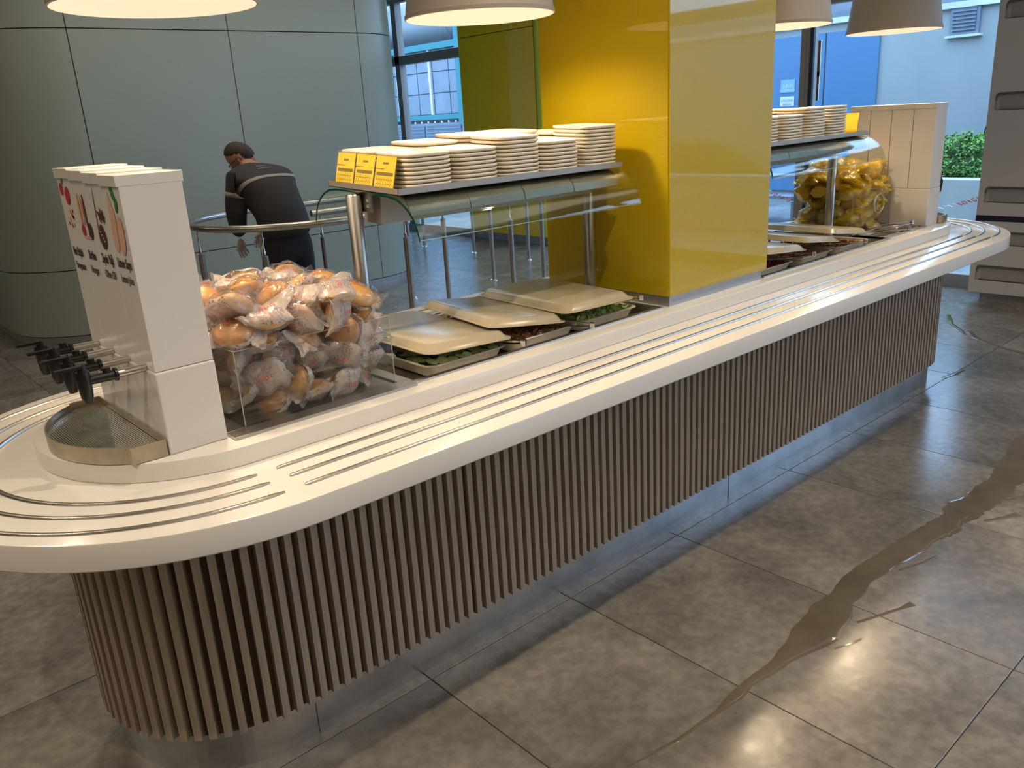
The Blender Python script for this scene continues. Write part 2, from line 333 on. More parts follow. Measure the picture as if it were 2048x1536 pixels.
# ------------------------------------------------------------------ serving counter
ctr = empty('serving_counter', (2.69, YC, 0), 'long round-ended white self-service counter with vertical oak slats', 'counter')
def P(o): o.location = o.location-ctr.location; return o   # world-built meshes under the counter
LX, RX = .745, 4.63
def stadium(r, x0=LX, x1=RX, yc=YC, n=36): return arc(x1, yc, r, -90, 90, n)+arc(x0, yc, r, 90, 270, n)
WELL1 = (1.25, 2.335, 1.865, 2.485); WELL2 = (3.025, 4.135, 1.865, 2.485); WELL3 = (4.145, 4.60, 1.885, 2.045)
def cutout(o, rects, z0, z1):
    for (x0, x1, y0, y1) in rects:
        c = MB().box((x0, y0, z0), (x1, y1, z1)).build('cutter', WHITE); md = o.modifiers.new('b', 'BOOLEAN'); md.operation = 'DIFFERENCE'; md.object = c; md.solver = 'EXACT'
        c.location = (0, 0, 0); bpy.context.view_layer.update(); dg = bpy.context.evaluated_depsgraph_get()
        me = bpy.data.meshes.new_from_object(o.evaluated_get(dg)); o.modifiers.clear(); o.data = me; bpy.data.objects.remove(c)
    return o
def slabmesh(r, z0, z1, e):
    m = MB(); pr = [(r-e, z0), (r, z0+e), (r, z1-e), (r-e*.3, z1-e*.3), (r-e, z1)]
    m.rings([[(x, y, z) for x, y in stadium(rr)] for rr, z in pr]); return m
ws = slabmesh(.67, .787, ZT, .004).build('worktop', WHITE); cutout(ws, (WELL1, WELL2, WELL3), .7, 1.0)
dk = slabmesh(.385, ZT-.0005, ZU, .003).build('raised_deck', WHITE); cutout(dk, (WELL1, WELL2, WELL3), .7, 1.0)
cr = MB().prism(stadium(.352), .12, .787).build('slat_backing', WOODD); cutout(cr, (WELL1, WELL2, WELL3), .74, 1.0)
pl = MB().prism(stadium(.345), 0.0, .125).build('plinth', PLINTH)
for o in (ws, dk, cr, pl): o.parent = ctr; P(o)
for o in (ws, dk):
    for p in o.data.polygons: p.use_smooth = True
    try: o.data.set_sharp_from_angle(angle=R(30))
    except Exception: pass
slat = MB(); slat.rings([[(-.0095,-.012,z),(.0095,-.012,z),(.0095,.012,z),(-.0095,.012,z)] for z in (.125, .787)]); slatm = slat.mesh('slat', WOOD)
rs = .364; pitch = .0366; Ls = RX-LX; per = 2*Ls+2*pi*rs; ns = int(round(per/pitch))
seams = [1.366, 2.268, 3.163, 4.084]
for i in range(ns):
    s_ = i*per/ns
    if s_ < Ls: x, y, a = LX+s_, YC-rs, 0
    elif s_ < Ls+pi*rs: t = (s_-Ls)/rs; x, y, a = RX+rs*sin(t), YC-rs*cos(t), t
    elif s_ < 2*Ls+pi*rs: x, y, a = RX-(s_-Ls-pi*rs), YC+rs, pi
    else: t = (s_-2*Ls-pi*rs)/rs; x, y, a = LX-rs*sin(t), YC+rs*cos(t), pi+t
    o = place(slatm, 'slat', ctr, (x, y, 0), (0, 0, a)); P(o)
for sx in seams: P(MB().box((sx-.012, YC-.370, .125), (sx+.012, YC-.352, .787)).build('seam_board', WOODS, ctr))
# thin floor joint strip in front of the plinth is a tile joint; plinth joints
for px_ in (.80, 2.75): P(MB().box((px_, YC-.3465, 0), (px_+.0012, YC-.345, .12)).build('plinth_joint', DARKGAP, ctr))
# tray rails: arcs and straights, half-sunk rods
def rail(path, name='tray_rail'):
    m = MB(); n = 8; pts = [Vector((x, y)) for x, y in path]; N = len(pts); rg = []
    for i, p in enumerate(pts):
        t = (pts[min(i+1, N-1)]-pts[max(i-1, 0)]).normalized(); nn = Vector((-t.y, t.x)); rr = .0062 if 0 < i < N-1 else .003
        rg.append([(p.x+nn.x*rr*cos(2*pi*k/n), p.y+nn.y*rr*cos(2*pi*k/n), ZT+.0015+rr*.75*sin(2*pi*k/n)) for k in range(n)])
    m.rings(rg); P(m.build(name, STEEL, ctr, smooth=True))
for rr in (.46, .524, .595):
    def seg(x0, x1, y, n=12): return [(x0+(x1-x0)*i/n, y) for i in range(n+1)]
    e = .006
    rail([(.697+e*0, YC-rr)]+[(.703-.0, YC-rr)][:0]+[(.703-.006, YC-rr)][:0]+arc(.703, YC, rr, 270, 90, 60)[1:])
    rail(arc(4.70, YC, rr, -90, 90, 60))
    for y in (YC-rr, YC+rr): rail([(.746, y), (.752, y)]+seg(.9, 4.5, y)+[(4.664, y), (4.67, y)])
# metal wells
def well(name, rect, parent, d=.862):
    x0, x1, y0, y1 = rect; t = .002; m = MB()
    m.box((x0, y0, d), (x1, y1, d+.003)); m.box((x0, y0, d), (x0+t, y1, ZU)); m.box((x1-t, y0, d), (x1, y1, ZU)); m.box((x0, y0, d), (x1, y0+t, ZU)); m.box((x0, y1-t, d), (x1, y1, ZU))
    r = .014; z0, z1 = ZU, ZU+.006
    m.box((x0-r, y0-r, z0), (x1+r, y0+.004, z1)); m.box((x0-r, y1-.004, z0), (x1+r, y1+r, z1)); m.box((x0-r, y0, z0), (x0+.004, y1, z1)); m.box((x1-.004, y0, z0), (x1+r, y1, z1))
    return P(m.build(name, STEELF, ctr))
well('food_well', WELL1, ctr); well('food_well', WELL2, ctr); well('food_well', WELL3, ctr)
# ------------------------------------------------------------------ yellow column
col = empty('column_near', (2.69, 2.15, ZU)); tag(col, kind='structure')
def Q(o, e): o.location = Vector(o.location)-Vector(e.location); return o
cx0, cx1, cy0, cy1, cz = 2.37, 3.01, 1.84, 2.463, .937
Q(box('base', (cx0+.013, cy0+.01, ZU), (cx1-.025, cy1-.01, cz), GREYB, col), col)
Q(box('core', (cx0+.012, cy0+.012, cz), (cx1-.012, cy1-.012, CEILZ), DARKGAP, col), col)
for a, b in (((cx0, cy0+.006, cz), (cx0+.01, cy1-.006, CEILZ)), ((cx1-.01, cy0+.006, cz), (cx1, cy1-.006, CEILZ)), ((cx0+.004, cy0, cz), (cx1-.002, cy0+.01, CEILZ)), ((cx0+.004, cy1-.01, cz), (cx1-.004, cy1, CEILZ))):
    Q(box('glass_panel', a, b, YEL, col), col)
far = empty('column_far', (7.4, 8.27, 0)); tag(far, kind='structure')
Q(box('base', (7.30, 7.56, 0), (7.62, 8.97, .1), GREYB, far), far); Q(box('core', (7.31, 7.51, .1), (7.65, 9.01, CEILZ), DARKGAP, far), far)
for z0, z1 in ((.1, 2.55), (2.558, CEILZ)): Q(box('glass_panel', (7.25, 7.62, z0), (7.31, 9.02, z1), YELF, far), far)
Q(MB().tube([(7.28, 7.57, .1), (7.28, 7.57, CEILZ)], .045, 16).build('corner_strip', YELE, far, smooth=True), far)
# ------------------------------------------------------------------ pendant lamps
def lamp(x, y, label):
    e = empty('pendant_lamp', (x, y, 1.892), label, 'lamp', 'pendant lamps over the counter'); n = 48
    def rg(r, z): return [(r*cos(2*pi*k/n), r*sin(2*pi*k/n), z) for k in range(n)]
    m = MB(); m.rings([rg(.232, 0), rg(.2365, .001), rg(.2365, .012), rg(.233, .016), rg(.186, .34), rg(.05, .36)], False, True); m.build('lamp_shade', SHADEO, e, smooth=True)
    m = MB(); m.rings([rg(.232, 0), rg(.229, .004), rg(.182, .335)][::-1], False, False); m.build('shade_lining', SHADEI, e, smooth=True)
    m = MB(); m.rings([rg(.03, .20), rg(.06, .17), rg(.06, .12), rg(.035, .09)]); m.build('bulb', SHADEI, e, smooth=True)
    MB().tube([(0, 0, .36), (0, 0, CEILZ-1.892)], .006, 8).build('flex', BLACKP, e)
    MB().tube([(0, 0, CEILZ-1.892-.03), (0, 0, CEILZ-1.892)], .06, 20).build('ceiling_rose', SHADEO, e, smooth=True)
    l = light('pendant_light', 'SPOT', (0, 0, .085), 40, WARM, spot_size=R(146), spot_blend=.55, shadow_soft_size=.055); l.parent = e
    return e
lamp(.83, YC, 'cone pendant lamp above the steel drip tray, farthest left'); lamp(1.84, YC, 'cone pendant lamp hanging left of the yellow column above the plates')
lamp(3.55, YC, 'cone pendant lamp half hidden behind the yellow column'); lamp(4.69, YC, 'cone pendant lamp above the far end of the counter')
for i, ((x, y), en) in enumerate(zip(DOWN_POS, DOWN_E)):
    e = empty('downlight', (x, y, CEILZ), 'small round recessed ceiling downlight above the hall floor', 'lamp', 'ceiling downlights')
    MB().tube([(0, 0, -.004), (0, 0, 0)], .07, 20).build('ring', GREYB, e); MB().tube([(0, 0, -.006), (0, 0, -.004)], .05, 20).build('diffuser', DLITE, e)
    l = light('downlight_beam', 'SPOT', (0, 0, -.03), en*3.4, WARM2, spot_size=R(112), spot_blend=.8, shadow_soft_size=.03); l.parent = e
for i, (x, y, sx, sy, en) in enumerate(((1.2, -3.2, 5, 2.2, 95), (-2.6, 3.2, 2.2, 5, 90), (3.2, 6.0, 4, 1.2, 60), (4.6, -1.2, 2.5, 3, 60), (0.4, -0.4, 3.4, 1.2, 22), (-2.5, 9, 2.5, 3, 50))):  # added soft fill at the ceiling, out of view, lifts the hall's ambient light
    e = empty('added_fill_panel', (x, y, CEILZ), 'added flat fill-light panel at the ceiling, out of view over the %s' % ['near hall behind the viewer', 'left aisle', 'queue rails', 'right aisle', 'near side of the counter', 'far left corner'][i], 'light panel')
    MB().box((-sx/2, -sy/2, -.012), (sx/2, sy/2, 0)).build('frame', GREYB, e)
    l = light('fill_light', 'AREA', (0, 0, -.02), en*.5, (1.0, .87, .68), shape='RECTANGLE', size=sx, size_y=sy); l.parent = e
#@@PART2
ORD = ['first', 'second', 'third', 'fourth', 'fifth', 'sixth', 'seventh', 'eighth', 'ninth', 'tenth', 'eleventh', 'twelfth', 'thirteenth', 'fourteenth']
def solid(m, faces_th=None): return m
def textmesh(s, size, mt, parent, T, name='lettering', align='CENTER', extrude=.0002, sx=1, bold=0):
    cu = bpy.data.curves.new('t', 'FONT'); cu.body = s; cu.size = size; cu.align_x = align; cu.extrude = extrude; cu.resolution_u = 2; cu.offset = bold
    o = bpy.data.objects.new('t', cu); C.objects.link(o); bpy.context.view_layer.update()
    me = bpy.data.meshes.new_from_object(o.evaluated_get(bpy.context.evaluated_depsgraph_get())); bpy.data.objects.remove(o)
    me.materials.clear(); me.materials.append(mt); ob = bpy.data.objects.new(name, me); link(ob, parent); ob.matrix_local = T @ Matrix.Diagonal((sx, 1, 1, 1)); return ob
# ------------------------------------------------------------------ dispensers, facing local -x ; local origin at front(-x) face, middle of group, deck level
FACE = Matrix(((0, 0, -1, 0), (-1, 0, 0, 0), (0, 1, 0, 0), (0, 0, 0, 1)))   # text x -> -y, text y -> z, normal -> -x
PR = {k: mat(k, c, .5) for k, c in dict(print_red=(.45, .03, .04), print_pink=(.62, .33, .28), print_orange=(.62, .33, .12), print_green=(.03, .22, .04), print_dark=(.07, .03, .025), print_wine=(.16, .02, .02), print_peach=(.66, .42, .30), print_white=(.68, .62, .58)).items()}
def blob(parent, mt, y, z, w_, h_, ang=0, n=14, x=-.0006, tip=0):
    z += .078; h_ *= .86
    m = MB(); p = []
    for k in range(n):
        t = 2*pi*k/n; a, b = w_*cos(t), h_*sin(t)
        if tip and b > 0: a *= 1-tip*b/h_
        p.append((x, y+a*cos(ang)-b*sin(ang), z+a*sin(ang)+b*cos(ang)))
    m.add(p+[(x+.0005, q[1], q[2]) for q in p], [tuple(range(n))[::-1]]+[(i, (i+1) % n, (i+1) % n+n, i+n) for i in range(n)]); return m.build('printed_picture', mt, parent)
def picture(kind, e):
    if kind == 0:
        blob(e, PR['print_red'], .030, .315, .013, .018); blob(e, PR['print_red'], -.012, .300, .018, .026, .3); blob(e, PR['print_green'], .012, .335, .004, .012, .5)
        for i in range(10): blob(e, PR['print_red' if i % 2 else 'print_pink'], rnd.uniform(-.03, .03), rnd.uniform(.225, .27), .004, .007, rnd.uniform(0, 3), 8)
        return 'Nar Ekşisi', 'Pomegranate'
    if kind == 1:
        for y, h, c in ((.026, .085, 'print_orange'), (.006, .075, 'print_pink'), (-.014, .085, 'print_wine')):
            blob(e, PR[c], y, .268, .006, h*.55); blob(e, PR['print_dark'], y, .345, .003, .010)
        blob(e, PR['print_red'], .024, .222, .013, .016, x=-.0008); blob(e, PR['print_dark'], -.030, .222, .016, .024, x=-.0008); blob(e, PR['print_pink'], .0, .206, .030, .004, x=-.0009)
        return 'Sirke', 'Vinegar'
    if kind == 2:
        blob(e, PR['print_dark'], -.002, .215, .024, .034, x=-.0006, tip=.3); blob(e, PR['print_dark'], .018, .262, .0018, .075, .12); blob(e, PR['print_dark'], .026, .342, .007, .005)
        for i in range(7): blob(e, PR['print_wine' if i % 2 else 'print_dark'], -.026+.006*i-.01, .255+.004*((i*3) % 5), .0035, .012, .5-.25*i, 10, x=-.0008)
        for i in range(4): blob(e, PR['print_white'], -.01+.006*i, .205+.007*i, .003, .002, x=-.0010)
        return 'Zeytin Yağı', 'Olive Oil'
    blob(e, PR['print_peach'], .018, .27, .018, .055, -.1, tip=.8); blob(e, PR['print_pink'], .020, .225, .018, .045, .05, x=-.0008); blob(e, PR['print_pink'], -.020, .225, .020, .050, .12, x=-.0009)
    blob(e, PR['print_peach'], .020, .225, .014, .038, .05, x=-.0011); blob(e, PR['print_peach'], -.020, .225, .016, .043, .12, x=-.0012)
    blob(e, PR['print_green'], -.010, .315, .009, .022, -.5); blob(e, PR['print_green'], -.022, .290, .008, .020, .3)
    return 'Limon Suyu', 'Lemon Juice'
def dispensers(x, y, rot, where, ids):
    T = Matrix.Translation((x, y, ZU)) @ Matrix.Rotation(rot, 4, 'Z')
    b = MB(); W = .233; b.box((-.002, -W, 0), (.137, W, .197)); base = b.build('dispenser_base', WHITEP, bevel=.004); base.matrix_world = T
    tag(base, 'white plinth block under the four dispensers ' + where, 'plinth block')
    names = ['pomegranate', 'vinegar', 'olive oil', 'lemon juice']
    pu = .1155
    for k in range(4):
        yk = W-.058-pu*k; dz = .004*(3-k) if rot == 0 else 0
        e = empty('condiment_dispenser'); e.matrix_world = T @ Matrix.Translation((0, yk, .197))
        tag(e, ids[k], 'dispenser', 'condiment dispensers '+where)
        a = pu/2-.0014; hb = .429
        MB().box((.001, -a, .001), (.136, a, hb)).build('body', WHITEP, e, bevel=.0015)
        MB().box((-.004, -a-.0006, hb-.022+dz), (.140, a+.0006, hb+.002+dz)).build('lid', WHITEP, e, bevel=.0015)
        t1, t2 = picture(k, e)
        textmesh(t1, .030, INKB, e, Matrix.Translation((-.0004, 0, .232)) @ FACE, sx=(.62, .92, .58, .64)[k], bold=.0007)
        textmesh(t2, .026, INKB, e, Matrix.Translation((-.0004, 0, .198)) @ FACE, sx=(.56, .80, .80, .62)[k], bold=.0002)
        # tap
        t = empty('tap'); t.parent = e; zc = .0
        t.matrix_local = Matrix.Translation((0, 0, zc+.004))
        MB().tube([(.0, 0, 0), (-.066, 0, 0)], .0095, 16).build('tube', STEEL, t, smooth=True)
        m = MB(); m.tube([(-.062, 0, 0), (-.068, 0, 0), (-.070, 0, 0), (-.13, 0, 0)], [.015, .015, .0115, .0105], 14); m.tube([(-.083, 0, .008), (-.083, 0, .020)], .0085, 12)
        m.tube([(-.132, 0, .022), (-.132, 0, .012), (-.132, 0, .0), (-.132, 0, -.035), (-.132, 0, -.05)], [.014, .016, .0155, .013, .009], 14); m.build('spout', BLACKP, t, smooth=True)
        MB().tube([(-.132, 0, .018), (-.132, 0, .034), (-.134, 0, .036)], [.010, .009, .006], 10).box((-.185, -.008, .030), (-.128, .008, .036)).build('lever', BLACKP, t, smooth=False)
    # drip tray
    d = empty('drip_tray'); d.matrix_world = T; tag(d, 'half-round stainless drip tray ' + where, 'drip tray')
    out = [(-.006, -.232), (-.084, -.228)]+[(.082-.275*cos(R(t)), .012+.285*sin(R(t))) for t in range(-52, 53, 4)]+[(-.084, .252), (-.006, .256)]
    out = out[::-1]
    n = len(out); cxy = (-.08, 0)
    inn = [(px+(cxy[0]-px)*.03, py*(.985)) for px, py in out]
    m = MB(); m.rings([[(a_, b_, .002) for a_, b_ in out], [(a_, b_, .042) for a_, b_ in out], [(a_, b_, .042) for a_, b_ in inn], [(a_, b_, .022) for a_, b_ in inn]], True, True); m.build('pan', DRIPS, d)
    # ribbed grid plate
    m = MB(); N = 34
    for i in range(N):
        xx = -.012-(.172)*i/(N-1)
        lim = .226 if xx > -.084 else .27*math.sqrt(max(0, 1-((xx-.082)/.268)**2))
        if lim > .02: m.box((xx-.0014, .012-lim, .022), (xx+.0014, .012+lim, .0255))
    g = m.build('ribbed_grid', CHROME, d); tag(g, kind='stuff')
dispensers(.570, 2.101, 0, 'at the near end of the counter', ['white dispenser printed Nar Ekşisi with red pomegranates, farthest of the near four', 'white dispenser printed Sirke Vinegar with bottles, near end', 'white dispenser printed Zeytin Yağı Olive Oil, near end', 'white dispenser printed Limon Suyu Lemon Juice, nearest the camera'])
dispensers(4.757, 2.112, pi, 'at the far end of the counter', ['plain-backed white dispenser at the far end, rightmost strip', 'plain-backed white dispenser at the far end, second strip from the right', 'plain-backed white dispenser at the far end, third strip from the right', 'plain-backed white dispenser at the far end, leftmost strip beside the yellow sign'])
# ------------------------------------------------------------------ bread bins
def bread_bin(x0, x1, y0, y1, h, lab, sx0, sx1, sy0, sy1, handle=False):
    s_ = empty('steel_surround', ((sx0+sx1)/2, (sy0+sy1)/2, ZU), 'flat brushed steel surround plate under ' + lab, 'steel plate')
    m = MB(); z0, z1 = ZU, ZU+.008
    m.box((sx0, sy0, z0), (sx1, y0-.004, z1)); m.box((sx0, y1+.004, z0), (sx1, sy1, z1)); m.box((sx0, y0-.004, z0), (x0-.004, y1+.004, z1)); m.box((x1+.004, y0-.004, z0), (sx1, y1+.004, z1)); m.box((x0-.004, y0-.004, z0), (x1+.004, y1+.004, z0+.002))
    Q(m.build('plate', STEELF, s_, bevel=.001), s_)
    b = empty('bread_bin', ((x0+x1)/2, (y0+y1)/2, ZU+.002), 'open clear acrylic box holding ' + lab, 'bread box'); t = .004; z0 = ZU+.003
    for a, c in (((x0, y0, z0), (x1, y0+t, z0+h)), ((x0, y1-t, z0), (x1, y1, z0+h)), ((x0, y0+t, z0), (x0+t, y1-t, z0+h)), ((x1-t, y0+t, z0), (x1, y1-t, z0+h))):
        Q(MB().box(a, c).build('side', ACR, b), b)
    m = MB(); e = .0006
    for a, c in (((x0, y0, z0+h), (x1, y0+t, z0+h+e)), ((x0, y1-t, z0+h), (x1, y1, z0+h+e)), ((x0, y0, z0+h), (x0+t, y1, z0+h+e)), ((x1-t, y0, z0+h), (x1, y1, z0+h+e)), ((x0-e, y0-e, z0), (x0+t*.4, y0+t*.4, z0+h)), ((x1-t*.4, y0-e, z0), (x1+e, y0+t*.4, z0+h))): m.box(a, c)
    Q(m.build('polished_edge', ACRE, b), b)
    return b
bread_bin(.762, 1.208, 1.89, 2.40, .195, 'the white-wrapped bread rolls', .712, 1.244, 1.835, 2.46)
bb = bread_bin(4.17, 4.605, 2.07, 2.42, .215, 'the yellow-wrapped bread rolls', 4.15, 4.615, 2.052, 2.46)
h_ = MB(); h_.tube([(4.45+.055*cos(R(t)), 2.064, 1.03+.05*sin(R(t))) for t in range(0, 360, 20)], .004, 8, closed=True); Q(h_.build('handle_ring', ACRE, bb, smooth=True), bb)
# bun meshes + wrappers
def bun_mesh(v, mt):
    bm = bmesh.new(); bmesh.ops.create_icosphere(bm, subdivisions=3, radius=1); r = random.Random(v)
    ph = [r.uniform(0, 6) for _ in range(6)]
    for q in bm.verts:
        c = q.co.normalized(); k = 1+.05*sin(3*c.x+ph[0])*cos(2.5*c.y+ph[1])+.03*sin(5*c.y+ph[2]+c.x*2)
        if v % 3 == 0 and c.z > .2: k -= .10*math.exp(-(c.x*3.2)**2)*c.z      # split crease
        z = c.z*(.030 if c.z > 0 else .020)
        q.co = Vector((c.x*.050*k, c.y*.043*k, z*k))
    me = bpy.data.meshes.new('bun'); bm.to_mesh(me); bm.free(); me.materials.append(mt)
    for p in me.polygons: p.use_smooth = True
    return me
def wrapper_mesh(v, mt):
    r = random.Random(100+v); NU, NV = 26, 12; vs = []; fs = []
    ph = [r.uniform(0, 6) for _ in range(8)]
    L = .076
    for i in range(NU+1):
        u = -1+2*i/NU; au = abs(u)
        if au < .68: ry, rz = .047*math.sqrt(1-(au*.80)**2)+.004, .034*math.sqrt(max(.0, 1-(au/.74)**2))+.0035
        else: k = (au-.68)/.32; ry, rz = .036+.011*k+.004*sin(ph[0]+k*5), .0045*(1-k)+.0012
        for j in range(NV):
            t = 2*pi*j/NV; y = ry*cos(t); z = rz*sin(t)*(1 if sin(t) > 0 else .75)
            wz = (.0035 if au < .6 else .010*(au-.5)*2)
            z += wz*sin(4*t*.5+ph[1]+7*u)+.6*wz*sin(ph[2]+y*190+u*5); y += .0025*sin(ph[3]+9*u+t)
            cu = (.020*(au-.6)**1 if au > .6 else 0)*(1 if (v+(u > 0)) % 2 else -1)*2.2
            vs.append((u*L+.002*sin(ph[4]+t*3), y, z+cu))
    for i in range(NU):
        for j in range(NV): fs.append((i*NV+j, i*NV+(j+1) % NV, (i+1)*NV+(j+1) % NV, (i+1)*NV+j))
    me = bpy.data.meshes.new('wrapper'); me.from_pydata(vs, [], fs); me.materials.append(mt)
    for p in me.polygons: p.use_smooth = (r.random() < .75)
    return me
BUNS = [bun_mesh(i, BUNM if i % 2 else BUNM2) for i in range(6)]; WRS = [wrapper_mesh(i, WRAP) for i in range(6)]; WRY = [wrapper_mesh(i+10, WRAPY) for i in range(5)]
BUNY = [bun_mesh(i+7, mat('bread_crust_dark%d' % i, (.36, .15, .06), .45, noise=(14, (.52, .27, .12)))) for i in range(2)]
CAMP = Vector((0, 0, 1.6)); FW = Vector(f_)
def heap(x0, x1, y0, y1, zf, hbin, peak, n, wr, bu, noun, where, group, seed, over=.02):
    r = random.Random(seed); placed = []; rr = .043; sq = .74
    cxm, cym = (x0+x1)/2, (y0+y1)/2
    for i in range(n):
        best = None
        for _ in range(120):
            x = r.uniform(x0+.045, x1-.045); y = r.uniform(y0+.045, y1-.045); z = zf+.028
            for (a, b, c) in placed:
                d2_ = (x-a)**2+(y-b)**2
                if d2_ < (2*rr)**2: z = max(z, c+sq*math.sqrt((2*rr)**2-d2_)*.86)
            # limit to heap surface
            fx = abs(x-cxm)/((x1-x0)/2); fy = abs(y-cym)/((y1-y0)/2)
            lim = zf+hbin+(peak)*(1-.55*max(fx, fy)**3)
            if z > lim: continue
            if best is None or z < best[2]: best = (x, y, z)
        if best is None: break
        placed.append(best)
    # wobble outwards when above the rim
    out = []
    for (x, y, z) in placed:
        if z > zf+hbin-.01: x += (x-cxm)*.10; y += (y-cym)*.08
        out.append((x, y, z))
    out.sort(key=lambda p: p[2]); nl = 6; zmin, zmax = out[0][2], out[-1][2]+1e-6
    layers = [[] for _ in range(nl)]
    for p in out: layers[min(nl-1, int((p[2]-zmin)/(zmax-zmin)*nl))].append(p)
    lname = ['bottom layer', 'second layer', 'third layer', 'fourth layer', 'fifth layer', 'top layer']
    cnt = 0
    for li, lay in enumerate(layers):
        lay.sort(key=lambda p: (p[1], p[0])); rows = []
        for k, p in enumerate(lay):
            if not rows or p[1]-rows[-1][0][1] > .07: rows.append([p])
            else: rows[-1].append(p)
        for ri, row in enumerate(rows):
            row.sort()
            for q, (x, y, z) in enumerate(row):
                if q >= 14: continue
                front = 'front row' if ri == 0 else ('back row' if ri == len(rows)-1 else ORD[ri]+' row')
                rowpos = ORD[q]+' from left' if len(row) > 1 else 'alone in its row'
                e = empty('bread_roll', (x, y, z), None, None)
                ax = r.choice([0, 0, .3, -.3, .9, pi, pi-.3, 1.2, -1.0])*1.0
                e.rotation_euler = (ax+r.uniform(-.3, .3)+.25, r.uniform(-.45, .45), r.uniform(0, 6.28))
                up = abs(math.remainder(ax, 2*pi)) < 1.3
                tag(e, 'roll %s: %s, %s, %s' % (where, lname[li], front, rowpos), 'bread roll', group)
                k = cnt; cnt += 1; s_ = r.uniform(.92, 1.06); e.scale = (s_, s_, s_)
                place(bu[k % len(bu)], 'bun', e); place(wr[(k*5+2) % len(wr)], 'wrapper', e)
heap(.768, 1.202, 1.896, 2.394, ZU+.003, .19, .125, 130, WRS, BUNS, 'roll', 'in the near box', 'wrapped bread rolls in the near box', 3)
heap(4.176, 4.6, 2.076, 2.41, ZU+.003, .21, .155, 90, WRY, BUNY, 'roll', 'in the far box', 'yellow-wrapped bread rolls in the far box', 5)
# ------------------------------------------------------------------ shelves with plates
def rsq(a, b, rc, n=5):
    p = []
    for cx_, cy_, a0 in ((a-rc, b-rc, 0), (-a+rc, b-rc, 90), (-a+rc, -b+rc, 180), (a-rc, -b+rc, 270)):
        p += [(cx_+rc*cos(R(a0+90*i/n)), cy_+rc*sin(R(a0+90*i/n))) for i in range(n+1)]
    return p
def shelf(x0, x1, zc, tilt, side, label):
    yc = 2.165; e = empty('plate_shelf', ((x0+x1)/2, yc, zc), label, 'serving shelf'); hx = (x1-x0)/2; hy = .188
    e.rotation_euler = (tilt, 0, 0)
    m = MB(); m.box((-hx, -hy, -.001), (hx, hy, .001)); m.box((-hx, -hy, -.001), (hx, -hy+.0015, .017)); m.box((-hx, hy-.0015, -.001), (hx, hy, .017)); m.box((-hx, -hy, -.001), (-hx+.0015, hy, .017)); m.box((hx-.0015, -hy, -.001), (hx, hy, .017))
    m.build('tray', STEELT, e)
    m = MB(); m.box((-hx+.03, -.05, -.10), (hx+.0, .045, -.012)); m.build('lamp_housing', STEELT, e, bevel=.002)
    # curved stainless reflectors in four panels
    n = 4; wdt = (2*hx-.06)/n
    for k in range(n):
        xa = -hx+.03+k*wdt+.002; xb = xa+wdt-.004; prof = [(-.02, -.004), (-.14, -.006), (-.170, -.014), (-.190, -.034), (-.198, -.060)]
        m = MB(); L1 = [[(xa, y, z), (xa, y+.002, z-.003), (xb, y+.002, z-.003), (xb, y, z)] for y, z in prof]; m.rings(L1); m.build('reflector', STEELD, e, smooth=False)
    # curved glass
    def gp():
        pts = [(-.285, -.115), (-.276, -.085), (-.262, -.060), (-.240, -.038), (-.212, -.020), (-.18, -.008), (-.14, -.004), (0, -.003)]
        return pts+[(-y, z) for y, z in pts[-2::-1]]
    g = gp(); m = MB(); m.rings([[(-hx-.004, y, z), (-hx-.004, y*.985, z-.006), (hx-.012, y*.985, z-.006), (hx-.012, y, z)] for y, z in g]); m.build('curved_glass', GLASSC, e, smooth=True)
    m = MB(); m.rings([[(-hx-.0045, y, z), (-hx-.0045, y*.985, z-.0055), (-hx-.0035, y*.985, z-.0055), (-hx-.0035, y, z)] for y, z in g]); m.build('glass_edge', GEDGE, e)
    MB().box((-hx-.004, -.2857, -.1165), (hx-.012, -.2843, -.1145)).build('glass_lower_edge', ACRE, e)
    for s_ in (-1, 1):
        xp = s_*(hx+.028)
        p = MB().tube([(xp, 0, ZU-zc+.0), (xp, 0, -.014), (xp, 0, -.008)], [.0225, .0225, .018], 24).build('post', STEEL, e, smooth=True); p.matrix_local = Matrix.Rotation(-tilt, 4, 'X') @ Matrix.Translation((0, .005, 0))
        MB().tube([(xp, .005, ZU-zc+.0005), (xp, .005, ZU-zc+.006)], .034, 24).build('post_flange', STEEL, e).matrix_local = Matrix.Rotation(-tilt, 4, 'X')
        b = MB(); xa = s_*(hx-.001); b.box((min(xa, xa+s_*.006), -.052, -.060), (max(xa, xa+s_*.006), .03, -.001)); b.box((min(xa, xp), -.022, -.004), (max(xa, xp), .022, -.001)); b.build('bracket', STEELD, e)
        for z in (-.025, -.042): MB().tube([(xa+s_*.006, -.036, z), (xa+s_*.0095, -.036, z)], [.006, .004], 12).build('bolt', CHROME, e, smooth=True)
    return e
SH1 = shelf(1.337, 2.285, 1.410, R(2.7), -1, 'raised steel shelf with curved glass guard and stacked plates left of the column')
SH2 = shelf(3.105, 4.10, 1.405, R(.3), 1, 'raised steel shelf with curved glass guard right of the yellow column')
def plate_mesh():
    m = MB(); pr = [(.0, .001), (.58, .001), (.60, 0), (.64, 0), (.80, .0045), (.93, .0105), (.975, .0125), (1.0, .0150), (1.003, .0175), (.99, .0200), (.965, .0205), (.93, .0180), (.80, .0100), (.62, .0040), (.0, .0040)]
    rg = []
    for s_, z in pr:
        s2 = max(s_, .02); rg.append([(x, y, z) for x, y in rsq(.0865*s2, .0905*s2, .034*s2*(1.15 if s_ > .8 else 1.3))])
    m.rings(rg); return m.mesh('serving_plate', PLATE, smooth=True)
PM = plate_mesh()
